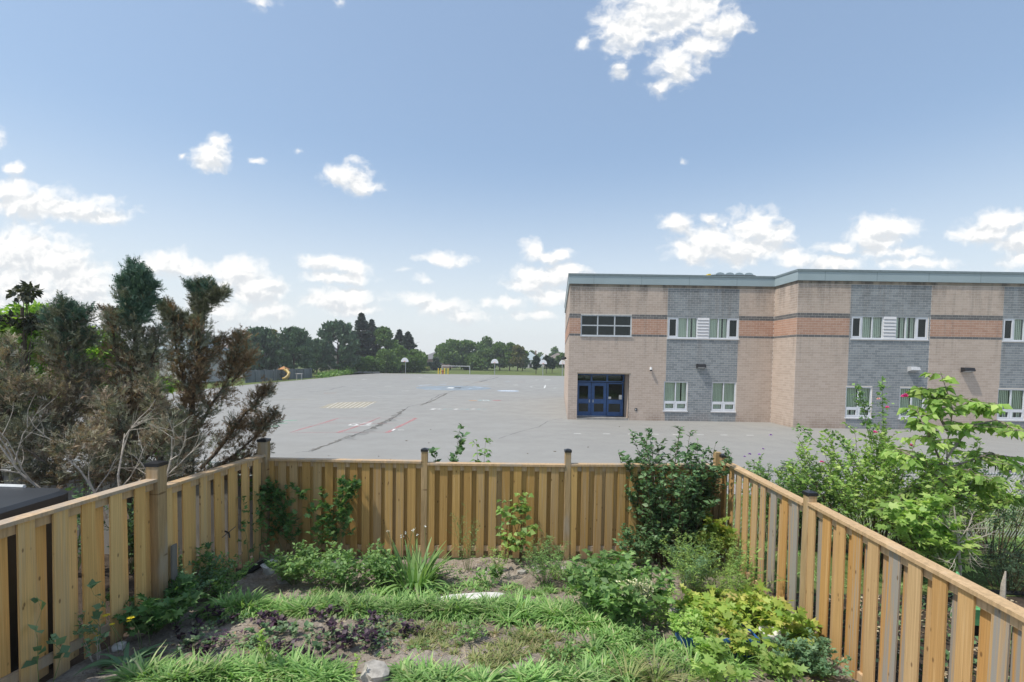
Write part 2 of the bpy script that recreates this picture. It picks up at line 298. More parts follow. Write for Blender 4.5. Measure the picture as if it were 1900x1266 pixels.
# ------------------------------------------------------------------ object helpers
col = bpy.data.collections.new('place'); sc.collection.children.link(col)
WL = {}
def wl(p): return WL.get(p.name, Vector((0, 0, 0))) if p is not None else Vector((0, 0, 0))
def setp(o, label=None, cat=None, group=None, kind=None):
    if label: o['label'] = label
    if cat: o['category'] = cat
    if group: o['group'] = group
    if kind: o['kind'] = kind
    return o
def thing(name, label, cat, loc=(0, 0, 0), group=None):
    o = bpy.data.objects.new(name, None); col.objects.link(o); o.location = loc; o.empty_display_size = .2
    WL[o.name] = Vector(loc); return setp(o, label, cat, group)
def link(name, me, mats, parent=None, loc=None, origin=None):
    # mesh given in world metres; origin is where the object's own origin goes
    for m in ([mats] if isinstance(mats, str) else mats):
        if MATS[m].name not in me.materials: me.materials.append(MATS[m])
    o = bpy.data.objects.new(name, me); col.objects.link(o); P = wl(parent); O = Vector(origin) if origin is not None else P
    if parent is not None: o.parent = parent
    o.location = O-P; WL[o.name] = O
    return o
def part(name, parent, me_like, loc, rot=(0, 0, 0), scale=(1, 1, 1), mt=None):
    # an object sharing a mesh, placed at a world location
    o = bpy.data.objects.new(name, me_like); col.objects.link(o)
    if parent is not None: o.parent = parent
    o.location = Vector(loc)-wl(parent); o.rotation_euler = rot; o.scale = scale; WL[o.name] = Vector(loc)
    if mt: o.material_slots[0].link = 'OBJECT'; o.material_slots[0].material = MATS[mt]
    return o
def np_mesh(name, V, Fc, tints=None, off=(0, 0, 0), smooth=False, mi=None, flat=False):
    V = np.asarray(V, dtype=np.float32).reshape(-1, 3)-np.asarray(off, dtype=np.float32); Fc = np.asarray(Fc, dtype=np.int32); k = Fc.shape[1]
    me = bpy.data.meshes.new(name); me.vertices.add(len(V)); me.vertices.foreach_set('co', V.ravel())
    me.loops.add(Fc.size); me.loops.foreach_set('vertex_index', Fc.ravel())
    me.polygons.add(len(Fc)); me.polygons.foreach_set('loop_start', np.arange(len(Fc), dtype=np.int32)*k)
    if mi is not None: me.polygons.foreach_set('material_index', np.asarray(mi, dtype=np.int32))
    me.update(calc_edges=True)
    me.polygons.foreach_set('use_smooth', np.full(len(Fc), not flat, dtype=bool))
    if tints is not None:
        a = me.attributes.new('tint', 'FLOAT', 'POINT'); a.data.foreach_set('value', np.asarray(tints, dtype=np.float32))
    return me
class MB:                                # collects boxes, tubes, quads: all quads or tris through from_pydata
    def __init__(s): s.v = []; s.f = []; s.mi = []; s.t = []; s.cur = 0; s.ct = 0.0
    def add(s, vs, fs):
        n = len(s.v); s.v += [tuple(x) for x in vs]; s.f += [tuple(i+n for i in f) for f in fs]; s.mi += [s.cur]*len(fs); s.t += [s.ct]*len(vs); return s
    def box(s, a, b):
        (x0, y0, z0), (x1, y1, z1) = a, b
        return s.add([(x0, y0, z0), (x1, y0, z0), (x1, y1, z0), (x0, y1, z0), (x0, y0, z1), (x1, y0, z1), (x1, y1, z1), (x0, y1, z1)],
                     [(0, 3, 2, 1), (4, 5, 6, 7), (0, 1, 5, 4), (1, 2, 6, 5), (2, 3, 7, 6), (3, 0, 4, 7)])
    def bbox(s, a, b, c=.004):            # box with chamfered vertical edges
        (x0, y0, z0), (x1, y1, z1) = a, b
        r = [(x0+c, y0), (x1-c, y0), (x1, y0+c), (x1, y1-c), (x1-c, y1), (x0+c, y1), (x0, y1-c), (x0, y0+c)]
        return s.prism(r, z0, z1)
    def prism(s, ring, z0, z1):
        n = len(ring); return s.add([(x, y, z0) for x, y in ring]+[(x, y, z1) for x, y in ring],
                     [tuple(range(n-1, -1, -1)), tuple(range(n, 2*n))]+[(i, (i+1) % n, n+(i+1) % n, n+i) for i in range(n)])
    def obox(s, p, u, v, w_):             # box from a corner and three edge vectors
        p, u, v, w_ = map(Vector, (p, u, v, w_)); q = [p, p+u, p+u+v, p+v]
        return s.add(q+[a+w_ for a in q], [(0, 3, 2, 1), (4, 5, 6, 7), (0, 1, 5, 4), (1, 2, 6, 5), (2, 3, 7, 6), (3, 0, 4, 7)])
    def quad(s, a, b, c, d): return s.add([a, b, c, d], [(0, 1, 2, 3)])
    def tube(s, pts, rad, n=6, cap=True):
        pts = [Vector(p) for p in pts]; rad = [rad]*len(pts) if isinstance(rad, (int, float)) else rad; vs = []
        for i, p in enumerate(pts):
            d = (pts[min(i+1, len(pts)-1)]-pts[max(i-1, 0)]); d = d.normalized() if d.length > 1e-9 else Vector((0, 0, 1))
            a = d.cross(Vector((0, 0, 1)) if abs(d.z) < .9 else Vector((1, 0, 0))).normalized(); b_ = d.cross(a)
            for k in range(n):
                t = 2*math.pi*k/n; vs.append(p+(a*math.cos(t)+b_*math.sin(t))*rad[i])
        fs = [(i*n+k, i*n+(k+1) % n, (i+1)*n+(k+1) % n, (i+1)*n+k) for i in range(len(pts)-1) for k in range(n)]
        if cap and n > 2: fs += [tuple(range(n-1, -1, -1)), tuple((len(pts)-1)*n+k for k in range(n))]
        return s.add(vs, fs)
    def mesh(s, name, off=(0, 0, 0), smooth=False, tint=False):
        me = bpy.data.meshes.new(name); o = Vector(off); me.from_pydata([tuple(Vector(v)-o) for v in s.v], [], s.f)
        me.polygons.foreach_set('material_index', s.mi)
        if smooth: me.polygons.foreach_set('use_smooth', [True]*len(s.f))
        if tint: a = me.attributes.new('tint', 'FLOAT', 'POINT'); a.data.foreach_set('value', s.t)
        me.update(); return me
    def build(s, name, mats, parent=None, origin=None, smooth=False, tint=False):
        O = Vector(origin) if origin is not None else wl(parent)
        return link(name, s.mesh(name, O, smooth, tint), mats, parent, origin=O)
def copy_tree(o, loc=None, parent=None, label=None, group=None):
    c = o.copy(); col.objects.link(c); c.parent = parent
    if loc is not None: c.location = loc; WL[c.name] = Vector(loc)
    if label: c['label'] = label
    if group: c['group'] = group
    for ch in list(o.children): copy_tree(ch, None, c)
    return c

# ---- foliage
def leaf_t(w_=.3, fold=.08, droop=.18):
    V = [(0, 0, 0), (0, .5, 0), (0, 1, -droop), (-w_, .42, fold), (w_, .42, fold)]
    return np.array(V), np.array([(0, 1, 2, 3), (0, 4, 2, 1)])
def lobed_t():
    V = [(0, 0, 0), (-.42, .18, .02), (-.2, .38, .05), (-.38, .72, 0), (-.12, .66, .04), (0, 1, -.12), (.12, .66, .04), (.38, .72, 0), (.2, .38, .05), (.42, .18, .02)]
    V.append((0, .4, 0)); 
    return np.array(V), np.array([(0, 10, 2, 1), (10, 4, 3, 2), (10, 6, 5, 4), (10, 8, 7, 6), (0, 9, 8, 10)])
def round_t():
    V = [(0, 0, 0), (-.38, .3, .05), (-.33, .75, .03), (0, 1, -.08), (.33, .75, .03), (.38, .3, .05), (0, .5, -.02)]
    return np.array(V), np.array([(0, 6, 2, 1), (6, 3, 2, 2), (0, 5, 4, 6), (6, 4, 3, 3)])[[0, 2]]
LEAF, NARROW, LOBED, BROAD = leaf_t(), leaf_t(.11, .02, .25), lobed_t(), leaf_t(.42, .07, .14)
QUAD = (np.array([(-.5, 0, 0), (.5, 0, 0), (.35, 1, .1), (-.35, 1, .1)]), np.array([(0, 1, 2, 3)]))
TRI = (np.array([(-.5, 0, 0), (.5, 0, 0), (0, 1, 0.)]), np.array([(0, 1, 2)]))
def norm(a): return a/np.maximum(np.linalg.norm(a, axis=-1, keepdims=True), 1e-9)
def frames(D, U, S):
    # columns: right, along the leaf, leaf normal; S (n,) or (n,3) scale
    D = norm(D); Rr = norm(np.cross(D, U)); Nn = np.cross(Rr, D)
    S = np.asarray(S); S = S[:, None] if S.ndim == 1 else S
    S = np.broadcast_to(S, (len(D), 3)) if S.shape[1] == 1 else S
    return np.stack([Rr*S[:, 0:1], D*S[:, 1:2], Nn*S[:, 2:3]], axis=2)
def scatter(name, tmpl, P, M, tints, mats, parent, kind=None, origin=None):
    tv, tf = tmpl; n = len(P); V = np.einsum('nij,kj->nki', M, tv)+P[:, None, :]
    Fc = (tf[None]+(np.arange(n)*len(tv))[:, None, None]).reshape(-1, tf.shape[1])
    O = Vector(origin) if origin is not None else wl(parent)
    me = np_mesh(name, V, Fc, np.repeat(tints, len(tv)), O)
    o = link(name, me, mats, parent, origin=O)
    if kind: o['kind'] = kind
    return o
SH = {}
def indiv(tmpl, P, M, mat_, parent, name='leaf'):
    # each leaf an object of its own, sharing one mesh; M given as (n,3,3)
    key = (id(tmpl[0]), mat_)
    if key not in SH:
        me = np_mesh(name, tmpl[0], tmpl[1], np.zeros(len(tmpl[0]))); me.materials.append(MATS[mat_]); SH[key] = me
    me = SH[key]; pl = wl(parent)
    for p, m_ in zip(P, M):
        o = bpy.data.objects.new(name, me); col.objects.link(o); o.parent = parent
        mm_ = Matrix(m_.tolist()).to_4x4(); mm_.translation = Vector(p.tolist())-pl; o.matrix_local = mm_
def rdir(n): return norm(rng.normal(size=(n, 3)))
def leaves(parent, tmpl, P, D, size, mt, ind=0, name='foliage', upb=.9, var=.35, roll=.5):
    P = np.asarray(P); D = np.asarray(D); n = len(P)
    if n == 0: return
    U = norm(rng.normal(size=(n, 3))*roll+np.array([0, 0, upb])); S = size*(1+var*(rng.random(n)*2-1)); M = frames(D, U, S); t = rng.random(n)
    if ind:
        k = np.argsort(P[:, 1]-S*6)[:ind] if n > ind else np.arange(n); rest = np.setdiff1d(np.arange(n), k)
        indiv(tmpl, P[k], M[k], mt, parent, 'leaf')
        if len(rest): scatter(name, tmpl, P[rest], M[rest], t[rest], mt, parent, 'stuff')
    else: scatter(name, tmpl, P, M, t, mt, parent, 'stuff' if n > 300 else None)
def curve(p, d, L, seg=5, bend=.15, grav=0.0):
    p = Vector(p); d = Vector(d).normalized(); pts = [p.copy()]
    for i in range(seg):
        d = (d+Vector((random.gauss(0, bend), random.gauss(0, bend), random.gauss(0, bend)*.6-grav))).normalized(); p = p+d*(L/seg); pts.append(p.copy())
    return pts
def poly_at(pts, t):
    x = t*(len(pts)-1); i = min(int(x), len(pts)-2); f = x-i; return pts[i].lerp(pts[i+1], f), (pts[i+1]-pts[i]).normalized()
def plant(name, label, cat, base, h, spread, nst, ntw, twl, lsize, lpt, lm, sm='stem_green', r0=.006, tmpl=LEAF, ind=0, group=None, lean=(0, 0), fromf=.15, flat=None, grav=.0,
          bend=.14, base_r=.05, droop=.0, leafout=.9, stems=None, top_leaves=True, n=4, hvar=.25, upb=.9):
    """stems from the ground, twigs off the stems, leaves along the twigs"""
    base = Vector(base); root = thing(name, label, cat, base, group); st = MB(); LP, LD = [], []
    for i in range(nst if stems is None else len(stems)):
        if stems is None:
            a = random.random()*6.283; rr = random.random()**.5; q = base+Vector((math.cos(a), math.sin(a), 0))*base_r*rr
            d = Vector((math.cos(a)*spread*rr/h+lean[0], math.sin(a)*spread*rr/h+lean[1], 1)); L = h*(1-hvar*random.random()-hvar*.6*rr*rr)*math.sqrt(1+min(1, (spread*rr/h)**2))
            if flat is not None: d.y *= flat
            pts = curve(q, d, L, 6, bend*.6, grav)
        else: pts = [Vector(p) for p in stems[i]]; L = sum((pts[k+1]-pts[k]).length for k in range(len(pts)-1))
        st.tube(pts, [r0*(1-.8*k/(len(pts)-1)) for k in range(len(pts))], n)
        segs = []
        for k in range(ntw):
            t = fromf+(1-fromf)*(k+random.random())/ntw; p, d = poly_at(pts, t); a = random.random()*6.283
            o = Vector((math.cos(a), math.sin(a)*(1 if flat is None else flat), .55-droop)); l_ = twl*(1.15-.75*t)*(.6+.7*random.random())
            tw = curve(p, d*.35+o.normalized(), l_, 3, bend, grav); st.tube(tw, [r0*.4, r0*.3, r0*.22, r0*.12], 3, False); segs.append((tw, lpt))
        if top_leaves: segs.append((pts[-3:], lpt))
        for tw, m_ in segs:
            for j in range(m_):
                p, d = poly_at(tw, (j+.5+random.random()*.5)/m_ if m_ > 1 else 1.0); a = random.random()*6.283
                o = Vector((math.cos(a), math.sin(a), random.uniform(-.3, .5)-droop)); v = (d*.5+o*leafout)
                if flat is not None: v.y = v.y*.5-.25
                LP.append(tuple(p)); LD.append(tuple(v))
    st.build('stems', sm, root)
    leaves(root, tmpl, LP, LD, lsize, lm, ind, upb=upb)
    return root
# ------------------------------------------------------------------ ground
def yz(x, y):                            # level of the back garden, rising towards the house
    y = min(max(y, 2.0), 9.2); s = .115 if x < 0 else .115-.065*min(1, x/3.0)
    z = .30+max(0, 8.3-y)*s
    z += .03*math.sin(x*1.7+y)*math.cos(y*2.3)+.018*math.sin(x*5.1)*math.sin(y*4.3)
    return z
def nz_(x, y):                           # level of the neighbouring gardens
    return .26+max(0, 8.3-y)*.06 if y < 9.2 else max(.0, .26-(y-9.2)*.1)
def sheet(name, x0, x1, y0, y1, nx, ny, zf, mt, holes=None):
    xs = np.linspace(x0, x1, nx+1); ys = np.linspace(y0, y1, ny+1); V = [(x, y, zf(x, y)) for y in ys for x in xs]
    Fc = [(j*(nx+1)+i, j*(nx+1)+i+1, (j+1)*(nx+1)+i+1, (j+1)*(nx+1)+i) for j in range(ny) for i in range(nx)]
    o = link(name, np_mesh(name, V, Fc, smooth=True), mt); o['kind'] = 'structure'; return o
m = MB(); m.quad((-900, -60, -.30), (900, -60, -.30), (900, 1500, -.30), (-900, 1500, -.30)); setp(m.build('ground', 'lawn'), kind='structure')
m = MB(); m.quad((-62, 118, -.004), (160, 118, -.004), (160, 420, -.35), (-62, 420, -.35)); setp(m.build('playing_field', 'lawn'), kind='structure')
def bump(x, y): return random.gauss(0, .012)
sheet('garden_soil', -4.28, 3.78, 2.0, 8.32, 130, 100, lambda x, y: yz(x, y)+bump(x, y), 'soil')
sheet('neighbour_garden_left', -30, -4.28, 0, 9.6, 40, 20, lambda x, y: nz_(x, y), 'mulch')
sheet('neighbour_garden_right', 3.78, 30, 0, 9.4, 60, 30, lambda x, y: nz_(x, y)+.3*bump(x, y), 'mulch')
sheet('fence_verge', -60, 60, 8.33, 14.1, 120, 8, lambda x, y: -.02+max(0, .16-(y-8.33)*.032), 'lawn')
A0 = g(470, 713); A1 = g(600, 701.5); A2 = g(640, 696.5); A3 = g(703, 692.8)
AE = [(-60, 13.9), (60, 13.9), (60, 119), (25, 119.5), (-10, 121.5), (A3.x, A3.y), (A2.x, A2.y), (A1.x, A1.y), (A0.x, A0.y), (-34, 35), (-50, 24)]
m = MB(); m.add([(x, y, 0) for x, y in AE], [tuple(range(len(AE)))]); asph = setp(m.build('asphalt_playground', 'asphalt'), kind='structure')
m = MB()                                   # pale dusty rim of the asphalt along the far edge
for a, b in zip(AE[3:9], AE[4:10]):
    m.quad((a[0], a[1]-.5, .004), (b[0]+.3, b[1]-.5, .004), (b[0], b[1], .004), (a[0], a[1], .004))
m.build('pavement_rim', 'concrete', asph)
# painted games: sheets 4 mm above the asphalt
ZL = [.004]
def lay(): ZL[0] = .004 if ZL[0] > .013 else ZL[0]+.004; return ZL[0]
def strip(name, px, wd, mt, z=.006, jit=0.0, sub=1):
    pts = [g(*p, z) for p in px]; q = []
    for a, b in zip(pts, pts[1:]):
        for k in range(sub): q.append(a.lerp(b, k/sub))
    q.append(pts[-1]); m = MB(); L, Rr = [], []
    for i, p in enumerate(q):
        d = (q[min(i+1, len(q)-1)]-q[max(i-1, 0)]).normalized(); nrm = Vector((-d.y, d.x, 0)); j = Vector((random.gauss(0, jit), random.gauss(0, jit), 0))
        w_ = wd*(1+(random.uniform(-.7, .9) if jit else 0))*.5; L.append(p+nrm*w_+j); Rr.append(p-nrm*w_+j)
    for i in range(len(q)-1): m.quad(L[i], Rr[i], Rr[i+1], L[i+1])
    return m.build(name, mt, asph)
def patch(name, px, mt, z=.006):
    m = MB(); m.add([g(*p, z) for p in px], [tuple(range(len(px)))]); return m.build(name, mt, asph)
def ell(name, cx, cy, rx, ry, mt, z=.006, ring=None):
    c = g(cx, cy, z); r1 = (g(cx+rx, cy, z)-c).length; n = 40; m = MB()
    if ring is None: m.add([(c.x+r1*math.cos(2*math.pi*k/n), c.y+r1*math.sin(2*math.pi*k/n), z) for k in range(n)], [tuple(range(n))])
    else:
        for k in range(n):
            a, b = 2*math.pi*k/n, 2*math.pi*(k+1)/n; q = r1-ring
            m.quad((c.x+q*math.cos(a), c.y+q*math.sin(a), z), (c.x+r1*math.cos(a), c.y+r1*math.sin(a), z), (c.x+r1*math.cos(b), c.y+r1*math.sin(b), z), (c.x+q*math.cos(b), c.y+q*math.sin(b), z))
    return m.build(name, mt, asph)
strip('crack', [(548, 840), (577, 838-1), (620, 822), (655, 808), (690, 800-6), (722, 782), (738, 770), (760, 758-4), (790, 748), (815, 733), (840, 726), (868, 715), (890, 708), (915, 699), (935, 695.5)], .065, 'crack_dark', .006, .03, 8)
strip('dirt_in_crack', [(690, 796), (705, 786), (722, 779), (735, 770), (750, 760)], .22, 'crack_soil', .009, .07, 8)
strip('dirt_in_crack', [(575, 836), (610, 825), (640, 812), (662, 806)], .14, 'crack_soil', .009, .04, 8)
strip('damp_stain', [(640, 816), (680, 800), (710, 786), (745, 768)], .32, 'damp_stain', .012, .15, 8)
strip('dirt_in_crack', [(780, 752), (800, 745), (830, 730)], .2, 'crack_soil', .009, .05, 8)
strip('crack', [(925, 814), (955, 804), (1000, 792), (1018, 781), (1045, 776)], .035, 'crack_dark', .006, .02, 6)
strip('crack', [(573, 728), (610, 724), (640, 717)], .35, 'damp_stain', .006, .1, 6)
strip('seam', [(925, 700), (905, 705), (890, 709)], .2, 'crack_dark', .009, .03, 3)
# red hopscotch court, numbers, game prints
strip('red_line', [(538, 803), (560, 796), (600, 785), (628, 776)], .12, 'paint_red', .006, .01, 3)
strip('red_line', [(626, 803), (655, 794), (680, 785), (705, 775)], .13, 'paint_red', .006, .01, 3)
strip('red_line', [(717, 803), (740, 792), (772, 776)], .13, 'paint_red', .006, .01, 3)
strip('faint_red_line', [(545, 803), (720, 802)], .09, 'paint_faint_red', .010, .01, 6)
strip('faint_red_line', [(590, 785), (740, 786)], .09, 'paint_faint_red', .010, .01, 6)
strip('faint_red_line', [(628, 776), (772, 776)], .09, 'paint_faint_red', .010, .01, 6)
def glyph(segs, wd=.14, name='painted_number'):
    for s in segs: strip(name, s, wd, 'paint_white', .014)
glyph([[(648, 789), (652, 787), (660, 787), (664, 788)], [(664, 788), (657, 789.6), (646, 790), (666, 789.8)]])
glyph([[(668, 786), (690, 785), (680, 788)], [(680, 788), (688, 788.6), (682, 790), (667, 790)]])
glyph([[(673, 784.6), (690, 784.6)], [(655, 786), (668, 785)]], .1)
glyph([[(728, 799.5), (733, 796)], [(738, 798), (750, 798)]], .13)
patch('yellow_grid', [(592, 757), (611, 750), (628, 747), (660, 746), (701, 745.5), (690, 750), (676, 756), (640, 758)], 'paint_yellow', .006)
for k in range(9): strip('grid_line', [(606+k*8.5, 757.5), (626+k*8.5, 746.8)], .05, 'paint_white', .010)
strip('white_line', [(630, 737), (660, 736.5), (690, 733.5), (720, 735), (760, 733.5), (803, 733)], .10, 'paint_white', .006, 0, 2)
strip('white_line', [(690, 736), (706, 738), (740, 736.5), (790, 737)], .10, 'paint_white', .010, 0, 2)
ell('world_map', 842, 720, 68, 6, 'paint_blue', .006)
patch('compass_mark', [(828, 720.5), (833, 719), (843, 719.2), (840, 721)], 'paint_white', .010); patch('compass_mark', [(844, 719.4), (856, 719), (855, 720.4), (843, 720.4)], 'paint_black', .010)
for (a, b) in [((775, 716), (800, 714)), ((786, 723), (815, 722)), ((880, 717), (905, 716)), ((870, 722), (895, 719)), ((815, 714), (830, 713))]: strip('map_line', [a, b], .35, 'paint_pale_blue', .010, .1, 3)
ell('pale_blue_disc', 943, 725.5, 20, 2, 'paint_pale_blue', .006)
for k in range(6): strip('disc_mark', [(930+k*4.6, 725.8), (932+k*4.6, 725)], .2, 'paint_white', .010)
ell('clown_ring', 878, 743.6, 8, 2, 'paint_orange', .006, .35); ell('clown_ring', 922, 743.2, 8, 2, 'paint_red', .006, .35); ell('clown_ring', 898, 743, 12, 2, 'paint_teal', .010, .3)
strip('zigzag', [(896, 742.3), (899, 744.4), (903, 742.4), (907, 744.2)], .13, 'paint_white', .014)
strip('snake_line', [(800, 760), (808, 758.6)], .35, 'paint_white', .010)
for k in range(9): strip('snake_line', [(812+k*10.5, 759.5+(k % 2)*.6), (818+k*10.5, 758.8)], .22, 'paint_teal' if k % 3 else 'paint_white', .006)
# basketball key on the right, lanes and scattered prints
strip('key_line', [(1044, 715), (1000, 715.2), (988, 716.4), (984, 718), (988, 719.6), (1000, 720.6), (1044, 720.2)], .09, 'paint_white', .006)
strip('key_line', [(1012, 715), (1010, 720.5)], .18, 'paint_white', .010)
for (x, y, dx, wd, mt) in [(665, 723.6, 12, .2, 'paint_white'), (720, 716.8, 6, .35, 'paint_white'), (715, 727.8, 12, .25, 'paint_teal'), (752, 725.6, 7, .25, 'paint_white'), (648, 703.5, 5, .3, 'paint_white'), (676, 704, 4, .5, 'paint_white'),
    (613, 729.6, 12, .35, 'paint_orange'), (545, 741.8, 25, .25, 'paint_yellow'), (780, 701, 3, .5, 'paint_white'), (756, 702.5, 8, .3, 'paint_orange'), (790, 712, 10, .3, 'paint_yellow'), (818, 709, 8, .4, 'paint_teal'), (863, 702.5, 9, .3, 'paint_white'), (906, 702, 8, .3, 'paint_white'),
    (866, 708.5, 6, .3, 'paint_orange'), (896, 709.3, 14, .4, 'paint_orange'), (942, 708.3, 5, .4, 'paint_pale_blue'), (965, 709, 9, .3, 'paint_faint_red'), (957, 714.5, 4, .5, 'paint_white'), (996, 705.3, 3, .5, 'paint_white'), (1016, 705, 1.5, 1.2, 'paint_white'), (700, 703, 6, .4, 'paint_dull'),
    (520, 785.5, 14, .3, 'paint_green'), (535, 780.5, 16, .3, 'paint_green'), (505, 791, 12, .35, 'paint_green'), (1029, 720.3, 3, .3, 'paint_white'), (900, 698.2, 8, .25, 'paint_white')]:
    strip('game_print', [(x-dx, y+.2), (x+dx, y-.2)], wd, mt, .014)
for x in (1072, 1126, 1172, 1216, 1255, 1300, 1344, 1392): strip('lane_dash', [(x-7, 804.5+(x-1072)*.01), (x+6, 804.7+(x-1072)*.01)], .12, 'paint_white', .006)
strip('lane_dash', [(1086, 803.8), (1093, 804)], .08, 'paint_dull', .006)
# sticks and leaves blown onto the asphalt
m = MB()
for (x, y, L) in [(735, 855, .35), (756, 818, .1), (702, 847, .05), (1032, 838, .12), (800, 797, .06), (795, 822, .05), (1150, 792, .06), (980, 842, .05), (610, 846, .06), (1090, 830, .08)]:
    c = g(x, y, .012); a = random.random()*3; m.tube([c, c+Vector((math.cos(a), math.sin(a), .02))*L], .012, 4)
setp(m.build('litter', 'stem_brown', asph), kind='stuff')

# ------------------------------------------------------------------ school
YL, YR = 31.25, 28.75; XA, XB, XC = 3.64, 16.82, 36.0
ZW, ZT = 8.57, 9.38
school = thing('school_building', 'long two storey pink and grey brick school with flat roof, across the asphalt', 'building', (XB, YL, 0))
def rects(x0, x1, z0, z1, holes):
    xs = sorted({x0, x1, *[min(max(v, x0), x1) for h in holes for v in h[:2]]}); zs = sorted({z0, z1, *[min(max(v, z0), z1) for h in holes for v in h[2:]]}); out = []
    for a, b in zip(xs, xs[1:]):
        for c, d in zip(zs, zs[1:]):
            if not any(h[0] <= (a+b)/2 <= h[1] and h[2] <= (c+d)/2 <= h[3] for h in holes): out.append((a, b, c, d))
    return out
WU = (5.36, 6.72)                          # upper windows, sill and head
def upwin(x): return (x, x+4.58, *WU)
LW = [(4.38, 7.66, 5.42, 6.78), upwin(9.98), (9.84, 11.38, .66, 2.56), (12.94, 14.5, .66, 2.56), (4.24, 7.58, .10, 2.98)]
RW = [upwin(20.04), upwin(29.05), (19.9, 21.45, .66, 2.5), (23.1, 24.6, .66, 2.5), (28.95, 30.6, .66, 2.5), (32.2, 33.7, .66, 2.5)]
GL, GR = [(9.94, 14.54)], [(19.95, 24.72), (29.0, 33.75)]
walls = MB()
def wall_plane(P, U, L, holes, back=.16):
    P = Vector(P); U = Vector(U).normalized(); Nn = Vector((U.y, -U.x, 0))
    for (a, b, c, d) in rects(0, L, 0, ZW+.55, holes): walls.quad(P+U*a+Vector((0, 0, c)), P+U*b+Vector((0, 0, c)), P+U*b+Vector((0, 0, d)), P+U*a+Vector((0, 0, d)))
    for (a, b, c, d) in holes:
        q = lambda x, z, k: P+U*x+Vector((0, 0, z))-Nn*k
        for (s, e) in (((a, c), (b, c)), ((b, c), (b, d)), ((b, d), (a, d)), ((a, d), (a, c))): walls.quad(q(*s, -.006), q(*e, -.006), q(*e, back), q(*s, back))
sd_ = Vector((5.45-XA, 50.3-YL, 0)); SL = sd_.length; sdu = sd_.normalized()
def rel(hs, x0): return [(h[0]-x0, h[1]-x0, h[2], h[3]) for h in hs]
wall_plane((XA, YL, 0), (1, 0, 0), XB-XA, rel(LW, XA)); wall_plane((XB, YR, 0), (1, 0, 0), XC-XB, rel(RW, XB))
wall_plane((XB, YL, 0), (0, -1, 0), YL-YR, []); wall_plane((5.45, 50.3, 0), -sdu, SL, [])
walls.quad((XC, YR, 0), (XC, 50.3, 0), (XC, 50.3, 9.1), (XC, YR, 9.1)); walls.quad((5.45, 50.3, 0), (5.45, 50.3, 9.1), (XC, 50.3, 9.1), (XC, 50.3, 0))
walls.build('wall', 'mortar', school)
# bricks proud of the mortar, course by course
BL, BH = .36, .1425
BV, BF, BM, BT = [], [], [], []; single = []
def brick_run(P, U, L, holes, greys, x0, pick=None):
    P = Vector(P); U = Vector(U).normalized(); Nn = Vector((U.y, -U.x, 0)); rows = int(ZW/BH)
    for r in range(rows):
        za, zb = r*BH+.006, (r+1)*BH-.006; zc = (za+zb)/2; xs = [0.0]; x = -(BL/2 if r % 2 else 0)
        cuts = sorted({0.0, L, *[v-x0 for g_ in greys for v in g_], *[v-x0 for h in holes if h[2]-.03 < zc < h[3]+.03 for v in h[:2]]}); cuts = [c for c in cuts if 0 <= c <= L]
        for c0, c1 in zip(cuts, cuts[1:]):
            mid = (c0+c1)/2+x0
            if any(h[0] <= mid <= h[1] and h[2]-.03 < zc < h[3]+.03 for h in holes): continue
            grey = any(a <= mid <= b for a, b in greys)
            k = 1 if grey else (3 if (6.62 < zc < 6.78 or 5.36 < zc < 5.50) else (2 if 5.5 < zc < 6.62 else 0))
            e = c0-((c0-x) % BL) if c0 > 0 else x
            while e < c1:
                a, b = max(e, c0)+.006, min(e+BL, c1)-.006; e += BL
                if b-a < .03: continue
                if pick and pick(a+x0, zc) and b-a > .3 and len(single) < 300: single.append((P+U*a+Vector((0, 0, za)), U, Nn, b-a, k)); continue
                pr = .004+random.random()*.002; p0 = P+U*a+Nn*pr; p1 = P+U*b+Nn*pr; q0 = P+U*a; q1 = P+U*b; i = len(BV)
                for p in (q0, q1, p1, p0): BV.append((p.x, p.y, za))
                for p in (q0, q1, p1, p0): BV.append((p.x, p.y, zb))
                BF.extend([(i, i+1, i+2, i+3), (i+4, i+7, i+6, i+5), (i+3, i+2, i+6, i+7), (i, i+3, i+7, i+4), (i+2, i+1, i+5, i+6)]); BM.extend([k]*5); BT.extend([random.random()]*8)
brick_run((XA, YL, 0), (1, 0, 0), XB-XA, LW, GL, XA)
brick_run((XB, YR, 0), (1, 0, 0), XC-XB, RW, GR, XB, lambda x, z: x < 19.9 and z > .6)
brick_run((XB, YL, 0), (0, -1, 0), YL-YR, [], [], 0); brick_run((5.45, 50.3, 0), -sdu, SL, [], [], 0)
BMATS = ['brick_pink', 'brick_grey', 'brick_orange', 'brick_band']
me = np_mesh('bricks', BV, BF, BT, wl(school), mi=BM, flat=True)
for n_ in BMATS: me.materials.append(MATS[n_])
link('brickwork', me, BMATS, school)['kind'] = 'stuff'
bm_ = MB(); bm_.box((0, -.005, 0), (1, 0, BH-.012)); bme = bm_.mesh('brick'); bme.materials.append(MATS['brick_pink'])
a_ = bme.attributes.new('tint', 'FLOAT', 'POINT')
for (p, U, Nn, L, k) in single: part('brick', school, bme, p, scale=(L, 1, 1), mt=BMATS[k])
